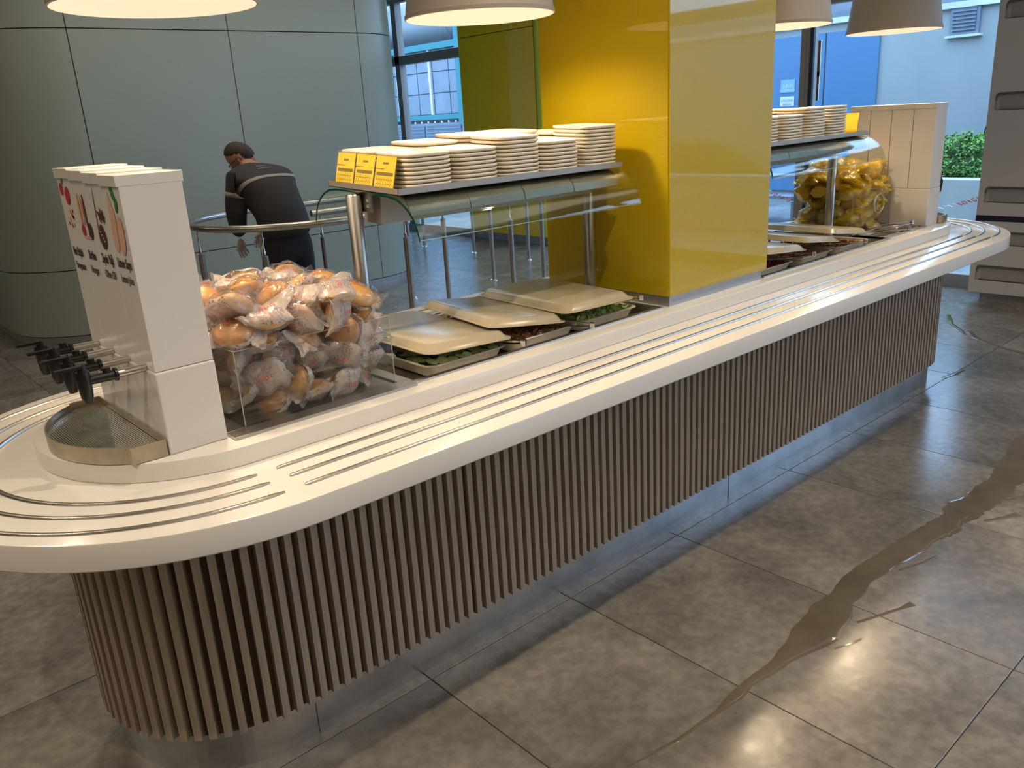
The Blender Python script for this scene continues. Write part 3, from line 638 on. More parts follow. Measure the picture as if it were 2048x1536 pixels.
def stacks(sh, spec, shelfname):
    for (xl, yl, n, nm, gx) in spec:
        for i in range(n):
            o = place(PM, 'serving_plate', None); o.parent = None
            T = sh.matrix_world if False else Matrix.Translation(sh.location) @ sh.rotation_euler.to_matrix().to_4x4()
            o.matrix_world = T @ Matrix.Translation((xl+rnd.uniform(-.0012, .0012), yl+rnd.uniform(-.0012, .0012), (.0012+.0121*i))) @ Matrix.Rotation(rnd.uniform(-.012, .012), 4, 'Z')
            pos = 'top plate' if i == n-1 else ('bottom plate' if i == 0 else '%s plate down' % ORD[n-1-i])
            tag(o, 'cream square plate, %s of the %s %s' % (pos, nm, shelfname), 'plate', 'cream plates stacked on the shelf '+shelfname)
cxs = [q-1.811 for q in (1.462, 1.642, 1.820, 1.998, 2.190)]
fr = [8, 8, 10, 8, 11]; bk = [8, 9, 10, 10, 9]
sp = [(cxs[i], -.094, fr[i], '%s front stack' % ORD[i], 0) for i in range(5)]+[(cxs[i], .094, bk[i], '%s back stack' % ORD[i], 0) for i in range(5)]
stacks(SH1, sp, 'left of the column')
cxs2 = [-.33, -.145, .045, .215, .39]
cxs2 = [-.40, -.205, -.01, .185]
sp = [(cxs2[i]+.03, -.094, [9, 9, 11, 11][i], '%s front stack' % ORD[i], 0) for i in range(4)]+[(cxs2[i]+.03, .094, [10, 11, 11, 9][i], '%s back stack' % ORD[i], 0) for i in range(4)]
stacks(SH2, sp, 'right of the column')
# yellow cards in acrylic holders, facing -x
def card(T, label, cols, w_=.098, h_=.100, lines=True):
    e = empty('menu_card'); e.matrix_world = T; tag(e, label, 'menu card')
    MB().box((-.0015, -w_/2-.006, 0), (0, w_/2+.006, h_+.008)).box((-.004, -w_/2-.006, 0), (-.0035, w_/2+.006, h_+.006)).box((-.004, -w_/2, -.001), (.018, w_/2, 0)).build('holder', clear('holder_acrylic', (.99, .97, .96), .01, .05) if 'holder_acrylic' not in MATS else MATS['holder_acrylic'], e)
    MB().box((-.0031, -w_/2, .002), (-.0019, w_/2, h_)).build('card', CARD, e)
    if lines:
        m = MB(); x0, x1 = -.0036, -.0031
        def bar(y, z, a, b): m.box((x0, y-a, z-b), (x1, y+a, z+b))
        for k in range(7): bar(-.012+.004*k, h_-.020, .0014, .003)
        bar(.028, h_-.036, .022, .0012)
        for k in range(cols):
            y = w_/2-.014-(w_-.028)*k/6
            bar(y, h_-.050, .0062, .0048); bar(y+.005, h_-.072, .0004, .014); bar(y, h_-.066, .0022, .0018); bar(y, h_-.078, .0018, .0016); bar(y, h_-.098, .0026, .0018)
        bar(0, h_-.087, w_/2-.010, .0004); bar(.030, .008, .018, .0009); m.build('print', INK, e)
    return e
for k, (yy, zz) in enumerate(((2.272, 1.4155), (2.166, 1.411), (2.060, 1.4055))):
    T = Matrix.Translation((1.3435, yy, zz+.002)) @ Matrix.Rotation(R(2.7), 4, 'X') @ Matrix.Rotation(R(14), 4, 'Y')
    card(T, ['yellow nutrition card in clear holder, farthest of three on the shelf end', 'yellow nutrition card in clear holder, middle of three on the shelf end', 'yellow nutrition card in clear holder, nearest of three on the shelf end'][k], 7)
T = Matrix.Translation((4.06, 2.17, 1.408)) @ Matrix.Rotation(pi, 4, 'Z') @ Matrix.Rotation(R(14), 4, 'Y'); card(T, 'yellow card seen from behind beside the far plate stacks', 7)
T = Matrix.Translation((4.010, 2.045, 1.408)) @ Matrix.Rotation(0, 4, 'Z') @ Matrix.Rotation(R(12), 4, 'Y'); card(T, 'yellow card standing at the right end of the far shelf', 7, lines=False)
# ------------------------------------------------------------------ pans, food, lids, tongs
def tray_mesh(name, w_, d, h, mt, lip=.009, th=.0022):
    m = MB(); a, b = w_/2, d/2
    def rg(s_, z, rc): return [(x, y, z) for x, y in rsq(a+s_, b+s_, rc, 5)]
    m.rings([rg(-.03, 0, .035), rg(-.022, .003, .036), rg(-lip, h-.002, .036), rg(-.001, h-.001, .036), rg(0, h+.001, .036), rg(-.001, h+.0025, .036), rg(-lip-th, h+.002, .034), rg(-.024, .006, .032), rg(-.034, .004, .030)]); return m.mesh(name, mt, smooth=True)
STEELPAN = mat('pan_white_steel', (.62, .60, .55), .3, .35); PAN = tray_mesh('food_pan', .318, .53, .038, CREAM); LID = tray_mesh('serving_tray', .330, .50, .022, LIDM)
STEELPAN = mat('pan_white_steel', (.62, .60, .57), .3, .4)
def pan(x, y, z, label, dx=0): o = place(PAN, 'food_pan', None, (x, y, z), (0, 0, 0)); return tag(o, label, 'food pan')
Z0 = .8685
PX = [(1.497, 2.175), (1.826, 2.18), (2.143, 2.185)]
pn = ['steel pan of sliced cucumber nearest the bread box', 'steel pan of chopped tomato salad in the middle', 'steel pan of shredded lettuce beside the yellow column']
for (x, y), l in zip(PX, pn): pan(x, y, Z0, l)
PX2 = [(3.20, 2.175), (3.55, 2.175), (3.90, 2.175)]
pn2 = ['steel pan of red cabbage right of the yellow column', 'steel pan in the middle of the far food well', 'steel pan under the topmost far tray']
for (x, y), l in zip(PX2, pn2): pan(x, y, Z0, l)
def quadpt(u, v, c): # c: FL, FR, BL
    FL, FR, BL = [Vector(q) for q in c]; return FL+(FR-FL)*u+(BL-FL)*v
def lid(c, label, hh=.022):
    FL, FR, BL = [Vector(q) for q in c]; ex = (FR-FL).normalized(); ez = ex.cross(BL-FL).normalized(); ey = ez.cross(ex)
    ctr_ = (FR+BL)/2; Mx = Matrix((ex, -ey, -ez)).transposed().to_4x4(); Mx.translation = ctr_
    sx_ = (FR-FL).length/.330; sy_ = (BL-FL).length/.50
    o = place(LID, 'serving_tray', None); o.matrix_world = Mx @ Matrix.Diagonal((sx_, sy_, 1, 1)) @ Matrix.Translation((0, 0, -.022)); return tag(o, label, 'tray', 'upturned cream trays covering the food pans')
lid([(1.315, 1.895, .953), (1.655, 1.895, .933), (1.345, 2.43, .955)], 'cream melamine tray upturned resting over the cucumber pan')
lid([(1.640, 1.93, .966), (1.945, 1.885, .930), (1.625, 2.41, .975)], 'cream melamine tray upturned tilted over the tomato salad pan')
lid([(1.863, 1.885, .965), (2.207, 1.868, .960), (1.925, 2.385, .965)], 'cream melamine tray upturned tilted over the lettuce pan beside the column')
def handle_tape(): pass
lid([(3.10, 1.885, .978), (3.41, 1.865, .955), (3.10, 2.38, .975)], 'cream upturned tray over the red cabbage pan')
lid([(3.40, 1.885, .985), (3.70, 1.865, .950), (3.40, 2.38, .985)], 'cream upturned tray in the middle of the far well')
lid([(3.63, 1.885, .992), (3.98, 1.870, .950), (3.66, 2.38, .99)], 'topmost cream upturned tray beneath the far shelf post')
# cucumber slices
sl = MB(); sl.mi = 0; sl.tube([(0, 0, 0), (0, 0, .004)], .0185, 14); sl.mi = 1; n_ = 14
sl.rings([[(.0192*cos(2*pi*k/n_), .0192*sin(2*pi*k/n_), z) for k in range(n_)] for z in (.0003, .0037)], False, False); slm = sl.mesh('cucumber_slice', [CUC, CUCS])
fillm = MB().box((-.125, -.225, 0), (.125, .225, .034))
def food(x, y, mt, label, cat_, kind, name, size, n, col2=None, seed=1, h=.034):
    r = random.Random(seed); m = MB(); m.box((-.118, -.222, .004), (.118, .222, h-.012))
    for _ in range(n):
        px, py = r.uniform(-.128, .128), r.uniform(-.236, -.02) if r.random() < .8 else r.uniform(-.02, .235); pz = h-.014+r.uniform(-.002, .012)
        T = Matrix.Translation((px, py, pz)) @ Euler((r.uniform(0, 3), r.uniform(0, 3), r.uniform(0, 6))).to_matrix().to_4x4(); a, b, c_ = [s_*r.uniform(.6, 1.3) for s_ in size]
        m.box((-a, -b, -c_), (a, b, c_), T)
    o = m.build(name, mt, None, loc=(x, y, Z0+.004)); tag(o, label, cat_, kind='stuff'); return o
food(*PX[1], BEAN, 'diced tomato and bean salad in the middle pan', 'salad', 'stuff', 'tomato_salad', (.0045, .0045, .0045), 1500, seed=2)
food(*PX[2], LETT, 'shredded pale green lettuce heaped in the pan beside the column', 'lettuce', 'stuff', 'shredded_lettuce', (.013, .008, .0008), 900, seed=3, h=.040)
food(*PX2[0], CABB, 'dark red shredded cabbage in the far pan', 'cabbage', 'stuff', 'red_cabbage', (.012, .003, .0015), 900, seed=4)
food(*PX2[1], BEAN, 'chopped salad under the middle far tray', 'salad', 'stuff', 'chopped_salad', (.005, .005, .004), 300, seed=5)
food(*PX2[2], BEAN, 'chopped salad under the topmost far tray', 'salad', 'stuff', 'chopped_salad', (.005, .005, .004), 300, seed=6)
o = MB().box((-.116, -.222, .004), (.116, .222, .014)).build('cucumber_bed', CUCS, None, loc=(PX[0][0], PX[0][1], Z0+.004)); tag(o, 'dark green layer of cucumber at the bottom of the pan', 'cucumber', kind='stuff')
k = 0
for j in range(9):
    for i in range(8):
        if j > 4 and (i+j) % 2: continue
        x = PX[0][0]-.118+.0335*i+rnd.uniform(-.006, .006); y = PX[0][1]-.228+.034*j+rnd.uniform(-.006, .006)
        o = place(slm, 'cucumber_slice', None, (x, y, Z0+.030+rnd.uniform(-.002, .010)), (rnd.uniform(-.2, .65), rnd.uniform(-.4, .4), rnd.uniform(0, .5)))
        tag(o, 'round green cucumber slice, %s of the %s row from the front of the pan' % (ORD[i], ORD[j]), 'cucumber slice', 'cucumber slices in the near pan')
        k += 1
def tongs(p0, p1, label, w_=.020):
    p0, p1 = Vector(p0), Vector(p1); e = empty('serving_tongs', p1); tag(e, label, 'tongs', 'steel serving tongs')
    dr = (p0-p1); Ln = dr.length; dr.normalize(); sd = Vector((-dr.y, dr.x, 0)).normalized(); up = Vector((0, 0, 1))
    for s_ in (-1, 1):
        m = MB(); pts = []
        for t in (0, .15, .5, .85, 1): pts.append(dr*Ln*t+up*s_*(.004+.020*t*(1-.5*t)))
        m.rings([[tuple(q+sd*w_/2*(1-.35*abs(tt-.5))), tuple(q+sd*w_/2*(1-.35*abs(tt-.5))+up*.0012), tuple(q-sd*w_/2*(1-.35*abs(tt-.5))+up*.0012), tuple(q-sd*w_/2*(1-.35*abs(tt-.5)))] for q, tt in zip(pts, (0, .15, .5, .85, 1))]); m.build('arm', CHROME, e)
    m = MB(); T = Matrix((dr, sd, up)).transposed().to_4x4(); m.box((-.012, -w_/2-.001, -.010), (.004, w_/2+.001, .010), T); m.build('hinge', CHROME, e, bevel=.002)
tongs((1.56, 2.05, .935), (1.675, 1.872, .918), 'steel tongs handle poking out beside the cucumber pan', .024)
tongs((1.86, 2.05, .93), (1.975, 1.858, .912), 'steel tongs lying over the well rim beside the lettuce pan', .012)
tongs((2.12, 2.05, .935), (2.31, 1.93, .935), 'steel tongs on the lettuce pointing at the column base', .024)
tongs((3.22, 2.03, .935), (3.43, 1.875, .930), 'steel tongs on the red cabbage', .028)
tongs((3.72, 2.02, .935), (3.93, 1.878, .918), 'steel tongs under the topmost far tray', .014)
tongs((4.22, 1.99, .925), (4.42, 1.885, .915), 'steel tongs across the small far pans', .012)
tongs((4.30, 2.02, .92), (4.555, 1.93, .925), 'steel serving spoon-tongs at the small sauce pan', .016)
for x, mt_, l in ((4.262, mat('dry_herbs', (.12, .085, .05), .8), 'small square steel pan of brown herbs beside the far box'), (4.482, OILD, 'small square steel pan of red-brown sauce at the far dispensers')):
    e = empty('small_pan', (x, 1.965, .868), l, 'small pan'); me = tray_mesh('pan_shell', .205, .150, .034, STEELF); place(me, 'shell', e)
    c = MB().box((-.078, -.052, .006), (.078, .052, .024)).build('contents', mt_, e)
# ------------------------------------------------------------------ railings
def railing(path, posts, label, closed_ends=True, zt=.985):
    e = empty('queue_railing', (posts[0][0], posts[0][1], 0), label, 'railing'); org = Vector(e.location)
    MB().tube([Vector((x, y, zt))-org for x, y in path], .0245, 16).build('handrail', STEEL, e, smooth=True)
    for x, y in posts:
        p = empty('rail_post'); p.parent = e; p.location = Vector((x, y, 0))-org
        MB().tube([(0, 0, .004), (0, 0, .805)], .0205, 16).build('sleeve', STEEL, p, smooth=True)
        MB().tube([(0, 0, .805), (0, 0, .83), (0, 0, .84), (0, 0, zt-.02)], [.010, .010, .0055, .0055], 10).build('rod', CHROME, p, smooth=True)
        MB().tube([(0, 0, 0), (0, 0, .008), (0, 0, .014)], [.038, .036, .022], 20).build('foot', CHROME, p, smooth=True)
    return e
U = [(7.1, 4.97), (5.5, 4.97), (4, 4.97)]+[(x, y) for x, y in arc(2.90, 5.685, .715, 270, 90, 28)]+[(4, 6.40), (5.5, 6.40), (7.1, 6.40)]
railing(U, [(2.40, 4.99+.17), (3.39, 4.97), (4.39, 4.97), (5.39, 4.97), (6.39, 4.97), (2.185, 5.685), (3.39, 6.40), (4.39, 6.40), (5.39, 6.40), (6.39, 6.40)], 'curved stainless queue railing looping around the bent man')
railing([(3.02, 5.62), (4, 5.62), (7.1, 5.62)], [(3.09, 5.62), (4.22, 5.62), (5.35, 5.62), (6.48, 5.62)], 'straight middle queue railing with a capped free end')
railing([(6.42, 6.70), (6.42, 8, ), (6.42, 9.6), (6.42, 10.6)], [(6.42, 6.98), (6.42, 7.96), (6.42, 8.99), (6.42, 10.0)], 'queue railing running along the window wall by the far yellow column')
# ------------------------------------------------------------------ person
def skinmesh(name, joints, edges, mt, parent, sub=2, scale=1):
    me = bpy.data.meshes.new(name); me.from_pydata([j[0] for j in joints], edges, []); o = bpy.data.objects.new(name, me); C.objects.link(o)
    md = o.modifiers.new('s', 'SKIN'); 
    for i, j in enumerate(joints):
        r = j[1]; v = me.skin_vertices[0].data[i]; v.radius = r if isinstance(r, tuple) else (r, r)
    me.skin_vertices[0].data[0].use_root = True; md.use_smooth_shade = True
    s_ = o.modifiers.new('u', 'SUBSURF'); s_.levels = sub; s_.render_levels = sub
    bpy.context.view_layer.update(); m2 = bpy.data.meshes.new_from_object(o.evaluated_get(bpy.context.evaluated_depsgraph_get())); bpy.data.objects.remove(o)
    m2.materials.clear(); m2.materials.append(mt)
    for p in m2.polygons: p.use_smooth = True
    ob = bpy.data.objects.new(name, m2); link(ob, parent); return ob
pe = empty('person', (2.775, 5.66, 0), 'man in black work jacket with grey reflective bands bending forward inside the railing', 'person')
# local frame: x right in picture (world +x ~), facing local -x/+y ; person leans toward -x
def J(x, y, z, r): return ((x, y, z), r)
pe.rotation_euler = (0, 0, R(-80)); pe.scale = (1.02, 1.02, .965)
# body (skin coloured) : pelvis root, spine, neck, legs, arms
body = [J(.06, 0, .90, (.09, .07)), J(.02, 0, 1.05, (.09, .06)), J(-.08, 0, 1.22, (.09, .06)), J(-.20, 0, 1.355, (.06, .05)), J(-.285, 0, 1.415, .052), J(-.33, 0, 1.45, .05),
        J(.06, -.10, .84, .055), J(.0, -.11, .48, .045), J(.06, -.11, .10, .04), J(-.08, -.12, .045, .035),
        J(.06, .10, .84, .055), J(.02, .11, .48, .045), J(.10, .11, .10, .04), J(-.05, .12, .045, .035),
        J(-.17, -.185, 1.325, .035), J(-.17, -.235, 1.08, .03), J(-.24, -.17, .89, .026), J(-.17, .185, 1.325, .035), J(-.27, .215, 1.08, .03), J(-.355, .12, .92, .026)]
ed = [(0,1),(1,2),(2,3),(3,4),(4,5),(0,6),(6,7),(7,8),(8,9),(0,10),(10,11),(11,12),(12,13),(3,14),(14,15),(15,16),(3,17),(17,18),(18,19)]
skinmesh('body', body, ed, SKIN, pe)
jk = [J(.085, 0, .855, (.18, .155)), J(.075, 0, .94, (.20, .17)), J(.04, 0, 1.06, (.20, .17)), J(-.045, 0, 1.20, (.215, .17)), J(-.15, 0, 1.32, (.18, .15)), J(-.245, 0, 1.395, (.075, .075)),
      J(-.150, -.18, 1.31, .095), J(-.165, -.222, 1.08, .078), J(-.235, -.175, .90, .054), J(-.155, .19, 1.31, .085), J(-.27, .215, 1.08, .070), J(-.35, .12, .93, .052)]
jacket = skinmesh('jacket', jk, [(0,1),(1,2),(2,3),(3,4),(4,5),(4,6),(6,7),(7,8),(4,9),(9,10),(10,11)], JACK, pe)
tr = [J(.07, 0, 1.0, (.13, .11)), J(.07, 0, .88, (.165, .135)), J(.065, -.09, .76, .118), J(.01, -.115, .48, .098), J(.05, -.115, .10, .080), J(.065, .09, .76, .118), J(.03, .115, .48, .098), J(.10, .115, .10, .080)]
skinmesh('trousers', tr, [(0,1),(1,2),(2,3),(3,4),(1,5),(5,6),(6,7)], TROU, pe)
# head: shaped ellipsoid, tilted down
def head(parent):
    bm = bmesh.new(); bmesh.ops.create_icosphere(bm, subdivisions=4, radius=1)
    for q in bm.verts:
        c = q.co.copy(); x, y, z = c.x*.098, c.y*.077, c.z*.118      # face toward -x
        if c.z < -.1: y *= 1-.28*(-c.z); x = x*(1-.12*(-c.z))-(.010 if c.x < 0 else -.0)*(-c.z)
        if c.x < -.75 and abs(c.y) < .3 and -.35 < c.z < .08: x -= .020*(1-abs(c.y)/.3)*max(0, 1-abs(c.z+.22)/.22)   # nose
        if c.x < -.7 and abs(c.y) < .6 and -.02 < c.z < .18: x += .004
        if c.x < -.7 and abs(c.z+.52) < .06 and abs(c.y) < .35: x += .004
        q.co = (x, y, z)
    me = bpy.data.meshes.new('head'); bm.to_mesh(me); bm.free(); me.materials.append(SKIN)
    for p in me.polygons: p.use_smooth = True
    h = bpy.data.objects.new('head', me); link(h, parent)
    hm = bmesh.new(); hm.from_mesh(me); dele = []
    for f in hm.faces:
        c = f.calc_center_median(); 
        if not (c.z+.55*c.x > .045 or (c.x > .035 and c.z > -.05)): dele.append(f)
    bmesh.ops.delete(hm, geom=dele, context='FACES')
    for q in hm.verts: q.co *= 1.055
    m2 = bpy.data.meshes.new('hair'); hm.to_mesh(m2); hm.free(); m2.materials.clear(); m2.materials.append(HAIR); hr = bpy.data.objects.new('hair', m2); link(hr, h); so = hr.modifiers.new('s', 'SOLIDIFY'); so.thickness = .006
    for s_ in (-1, 1):
        m = MB(); m.rings([[(.006+a*cos(t)*.018+.004*sin(t), s_*(.074+o_), -.008+a*sin(t)*.030) for t in [2*pi*k/14 for k in range(14)]] for a, o_ in ((1, -.006), (1.05, .006), (.8, .010), (.45, .004))]); m.build('ear', SKIN, h, smooth=True)
        MB().tube([(-.098, s_*.008, .004), (-.104, s_*.03, .004), (-.098, s_*.060, .008), (-.08, s_*.076, .010), (.0, s_*.081, .010)], .0022, 8).build('glasses', BLACKP, h, smooth=True)
        m = MB(); m.rings([[(-.088+.010*cos(t), s_*.030+.012*sin(t)*1, .004+.006*sin(t+.0)) for t in [2*pi*k/10 for k in range(10)]]]*1+[[(-.094, s_*.030, .004)]*10]); m.build('eye', PR['print_white'], h)
        MB().tube([(-.101, s_*.030+.020*cos(t), .000+.015*sin(t)) for t in [2*pi*k/16 for k in range(16)]], .0018, 6, closed=True).build('glasses_rim', BLACKP, h, smooth=True)
    return h
hd = head(pe); hd.location = (-.335, 0, 1.462); hd.rotation_euler = (R(8), R(-40), R(38))
# reflective bands as rings just outside the jacket, shrinkwrapped
def band(a, b, name, plane, th, r_):
    bm = bmesh.new(); bm.from_mesh(jacket.data); pc, pn_ = Vector(plane[0]), Vector(plane[1]).normalized()
    bmesh.ops.bisect_plane(bm, geom=bm.verts[:]+bm.edges[:]+bm.faces[:], plane_co=pc+pn_*th, plane_no=pn_, clear_outer=True)
    bmesh.ops.bisect_plane(bm, geom=bm.verts[:]+bm.edges[:]+bm.faces[:], plane_co=pc-pn_*th, plane_no=pn_, clear_inner=True)
    dl = [v for v in bm.verts if not (r_(v.co))]; bmesh.ops.delete(bm, geom=dl, context='VERTS')
    bm.normal_update()
    for v in bm.verts: v.co += v.normal*.003
    me = bpy.data.meshes.new(name); bm.to_mesh(me); bm.free(); me.materials.clear(); me.materials.append(REFL); o = bpy.data.objects.new(name, me); link(o, pe)
    s_ = o.modifiers.new('s', 'SOLIDIFY'); s_.thickness = .002
    return o
band(0, 0, 'reflective_band', ((-.07, 0, 1.255), (-.62, 0, .78)), .015, lambda c: abs(c.y) < .26 and c.x > -.19)
band(0, 0, 'reflective_band', ((-.19, -.21, 1.215), (.12, .15, 1)), .016, lambda c: c.y < -.15 and c.x < -.06)
band(0, 0, 'reflective_band', ((-.25, .21, 1.215), (.5, -.1, 1)), .016, lambda c: c.y > .15 and c.x < -.08)
for k, (n_, dx) in enumerate(((7, 0), (9, .026))):
    for j in range(n_):
        y = -.045+.013*j-.006*k; xx = -.085+dx; zz = 1.418-dx*.80
        hit, loc, nor, _i = jacket.ray_cast(Vector((xx+.25, y, zz+.3)), Vector((-.6, 0, -.72)).normalized())
        if hit: MB().box((-.0035, -.0045, 0), (.0035, .0045, .002)).build('back_print', REFL, pe).matrix_local = Matrix.Translation(loc) @ nor.to_track_quat('Z', 'Y').to_matrix().to_4x4() @ Matrix.Rotation(.4*(j % 3), 4, 'Z')
# hands with gloves
def hand(origin, dirv, upv, parent, name='gloved_hand'):
    O = Vector(origin); d = Vector(dirv).normalized(); u = Vector(upv).normalized(); s = d.cross(u).normalized(); js = [(tuple(O), .022), (tuple(O+d*.05), (.030, .018)), (tuple(O+d*.085), (.034, .014))]; eg = [(0, 1), (1, 2)]
    for k, (off, ln) in enumerate(((-.030, .060), (-.010, .072), (.010, .068), (.030, .052))):
        b = len(js); js += [(tuple(O+d*.10+s*off), .009), (tuple(O+d*(.10+ln*.5)+s*off*1.1-u*.010), .0085), (tuple(O+d*(.10+ln*.85)+s*off*1.1-u*.030), .0075)]; eg += [(2, b), (b, b+1), (b+1, b+2)]
    b = len(js); js += [(tuple(O+d*.055-s*.036-u*.004), .011), (tuple(O+d*.085-s*.052-u*.015), .009)]; eg += [(1, b), (b, b+1)]
    return skinmesh(name, js, eg, GLOVE, parent, 1)
hand((-.243, -.165, .875), (-.35, .25, -.75), (-1, 0, .3), pe); hand((-.36, .115, .905), (-.4, -.2, -.75), (-1, 0, .3), pe)
for y, x in ((-.12, .0), (.12, .05)):
    m = MB(); m.rings([[(x+.06+a*cos(t)*.135-.055, y+b*.048*sin(t), z) for t in [2*pi*k/20 for k in range(20)]] for a, b, z in ((1, 1, 0), (1.02, 1.03, .03), (.9, .9, .06), (.5, .85, .10))]); m.build('shoe', BLACKP, pe, smooth=True)
# ------------------------------------------------------------------ cabinet (tray return) on the right
cb = empty('tray_return_cabinet', (7.1, 1.4, 0), 'tall white cabinet with rounded pull slots and a dark band at the right edge', 'cabinet')
X0c = 6.85; y0, y1 = .2, 2.425
Q(box('plinth', (X0c+.07, y0+.02, 0), (7.28, 2.36, .08), GREYB, cb), cb)
Q(box('carcass', (X0c+.03, y0, .08), (7.28, y1, 2.6), CAB, cb, bevel=.002), cb)
def slotted(z0, z1, slots):
    # front board with rounded slots: frame pieces around pockets
    zs = [z0]+[z for s in slots for z in s]+[z1]; ys1 = 2.385; 
    m = MB(); m.box((X0c, ys1+.0, z0), (X0c+.02, y1, z1))
    m.box((X0c, y0, z0), (X0c+.02, ys1, slots[0][0] if slots else z1))
    for i, s in enumerate(slots):
        nz = slots[i+1][0] if i+1 < len(slots) else z1
        m.box((X0c, y0, s[1]), (X0c+.02, ys1, nz))
    Q(m.build('front_panel', CAB, cb), cb)
    for s in slots:
        zt, zb = s[1], s[0]; m = MB(); rr = .03; pts = [(ys1-rr+rr*cos(R(t)), zt-rr+rr*sin(R(t))) for t in range(0, 91, 15)]
        # rounded corner filler and routed wooden edge
        f = MB(); f.add([(X0c, a, b) for a, b in pts]+[(X0c, ys1, zt)]+[(X0c+.019, a, b) for a, b in pts]+[(X0c+.019, ys1, zt)], [tuple(range(8))[::-1], tuple(range(8, 16))]+[(i, (i+1) % 8, (i+1) % 8+8, i+8) for i in range(8)]); Q(f.build('slot_corner', CAB, cb), cb)
        m.tube([(X0c+.006, y0+.01, zt-.006)]+[(X0c+.006, a-.004, b-.005) for a, b in pts[::-1]]+[(X0c+.006, ys1-.004, zt-.05)], .006, 8); Q(m.build('slot_edge', CABD, cb), cb)
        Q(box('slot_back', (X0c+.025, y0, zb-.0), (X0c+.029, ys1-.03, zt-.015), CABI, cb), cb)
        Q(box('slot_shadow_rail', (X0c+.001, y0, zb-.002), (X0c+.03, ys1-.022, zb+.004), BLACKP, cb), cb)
slotted(.08, .624, [(.176, .292), (.449, .552)]); slotted(.666, 2.6, [(.761, .878), (1.418, 1.540), (2.03, 2.15)])
Q(box('dark_band', (X0c-.001, y0, .624), (X0c+.02, y1, .666), NAVY, cb), cb)
Q(MB().tube([(7.0, 2.43, 1.38), (6.98, 2.46, 1.34), (6.97, 2.475, 1.27), (6.98, 2.465, 1.20), (7.0, 2.43, 1.17)], .004, 8).build('cable', BLACKP, cb, smooth=True), cb)
# ------------------------------------------------------------------ puddles
def ribbon(name, pts, label, seed=0, jag=.010, z=.0008):
    r = random.Random(seed); P_ = [Vector((x, y)) for x, y, _ in pts]; L_, R_ = [], []
    # densify
    D = []
    for i in range(len(pts)-1):
        for k in range(12):
            t = k/12; t = t; D.append(tuple(pts[i][j]*(1-t)+pts[i+1][j]*t for j in range(3)))
    D.append(pts[-1]); n = len(D)
    for i, (x, y, w_) in enumerate(D):
        a, b = D[min(i+1, n-1)], D[max(i-1, 0)]; t = Vector((a[0]-b[0], a[1]-b[1])).normalized(); nn = Vector((-t.y, t.x))
        q_ = min(1, w_*10); jl, jr = [jag*q_*(1.5*mnoise.noise(Vector((x*9, f0, seed)))+1.3*mnoise.noise(Vector((x*34, f0+5, seed)))*(1 if x > 2.9 else .35)) for f0 in (0.3, 7.7)]; L_.append((x+nn.x*(w_/2+jl), y+nn.y*(w_/2+jl))); R_.append((x-nn.x*(w_/2+jr), y-nn.y*(w_/2+jr)))
    rg = []
    for l, q in zip(L_, R_):
        rg.append([(l[0], l[1], .0002), (l[0]*.93+q[0]*.07, l[1]*.93+q[1]*.07, z), (l[0]*.07+q[0]*.93, l[1]*.07+q[1]*.93, z), (q[0], q[1], .0002)])
    m = MB(); m.rings(rg); o = m.build(name, WET, None, smooth=True); return tag(o, label, 'puddle')
ribbon('water_streak', [(1.15, 1.15, .004), (1.30, 1.136, .008), (1.47, 1.105, .012), (1.62, 1.093, .018), (1.70, 1.095, .035), (1.78, 1.10, .028), (1.90, 1.09, .045), (2.02, 1.085, .075), (2.14, 1.085, .125), (2.24, 1.10, .12), (2.36, 1.125, .095), (2.52, 1.135, .085), (2.68, 1.125, .085), (2.86, 1.10, .10), (3.02, 1.085, .11), (3.16, 1.08, .11), (3.28, 1.075, .15), (3.40, 1.06, .12), (3.60, 1.06, .12), (3.82, 1.06, .16), (4.05, 1.08, .19), (4.3, 1.07, .22), (4.6, 1.02, .15), (4.8, 1.0, .05)], 'long narrow streak of spilled water across the grey tiles along the counter', 1)
for k, (pts, l) in enumerate((([(2.27, 1.02, .012), (2.36, .985, .012), (2.44, .955, .012), (2.49, .94, .026)], 'short side run of water off the spill with a round tip'), ([(2.66, 1.06, .012), (2.75, 1.03, .010), (2.84, 1.005, .014)], 'second short side run of water off the spill'), ([(2.10, 1.005, .008), (2.16, .98, .010), (2.2, .97, .008)], 'thin curl of water on the near side of the spill'), ([(3.22, .985, .02), (3.30, .94, .022), (3.36, .91, .04)], 'forked run of water near the wide part of the spill'), ([(3.46, .985, .02), (3.55, .93, .04), (3.66, .89, .035)], 'outer forked run of water near the wide part of the spill'))):
    ribbon('water_run', pts, l, 10+k, .006)
ribbon('water_trail', [(6.35, 2.36, .03), (6.1, 2.25, .05), (5.95, 2.12, .035), (5.86, 2.06, .03)], 'wet trail on the far tiles in front of the cabinet', 5, .006)
ribbon('water_trail', [(5.98, 2.08, .03), (5.83, 1.98, .04), (5.70, 1.80, .035), (5.62, 1.62, .05), (5.5, 1.4, .05)], 'wet trail on the tiles crossing below the cabinet', 6, .006)
ribbon('water_drip', [(4.86, 1.80, .02), (4.97, 1.78, .04), (5.08, 1.77, .025)], 'small shiny water drip on the tile beside the counter end', 7, .004)
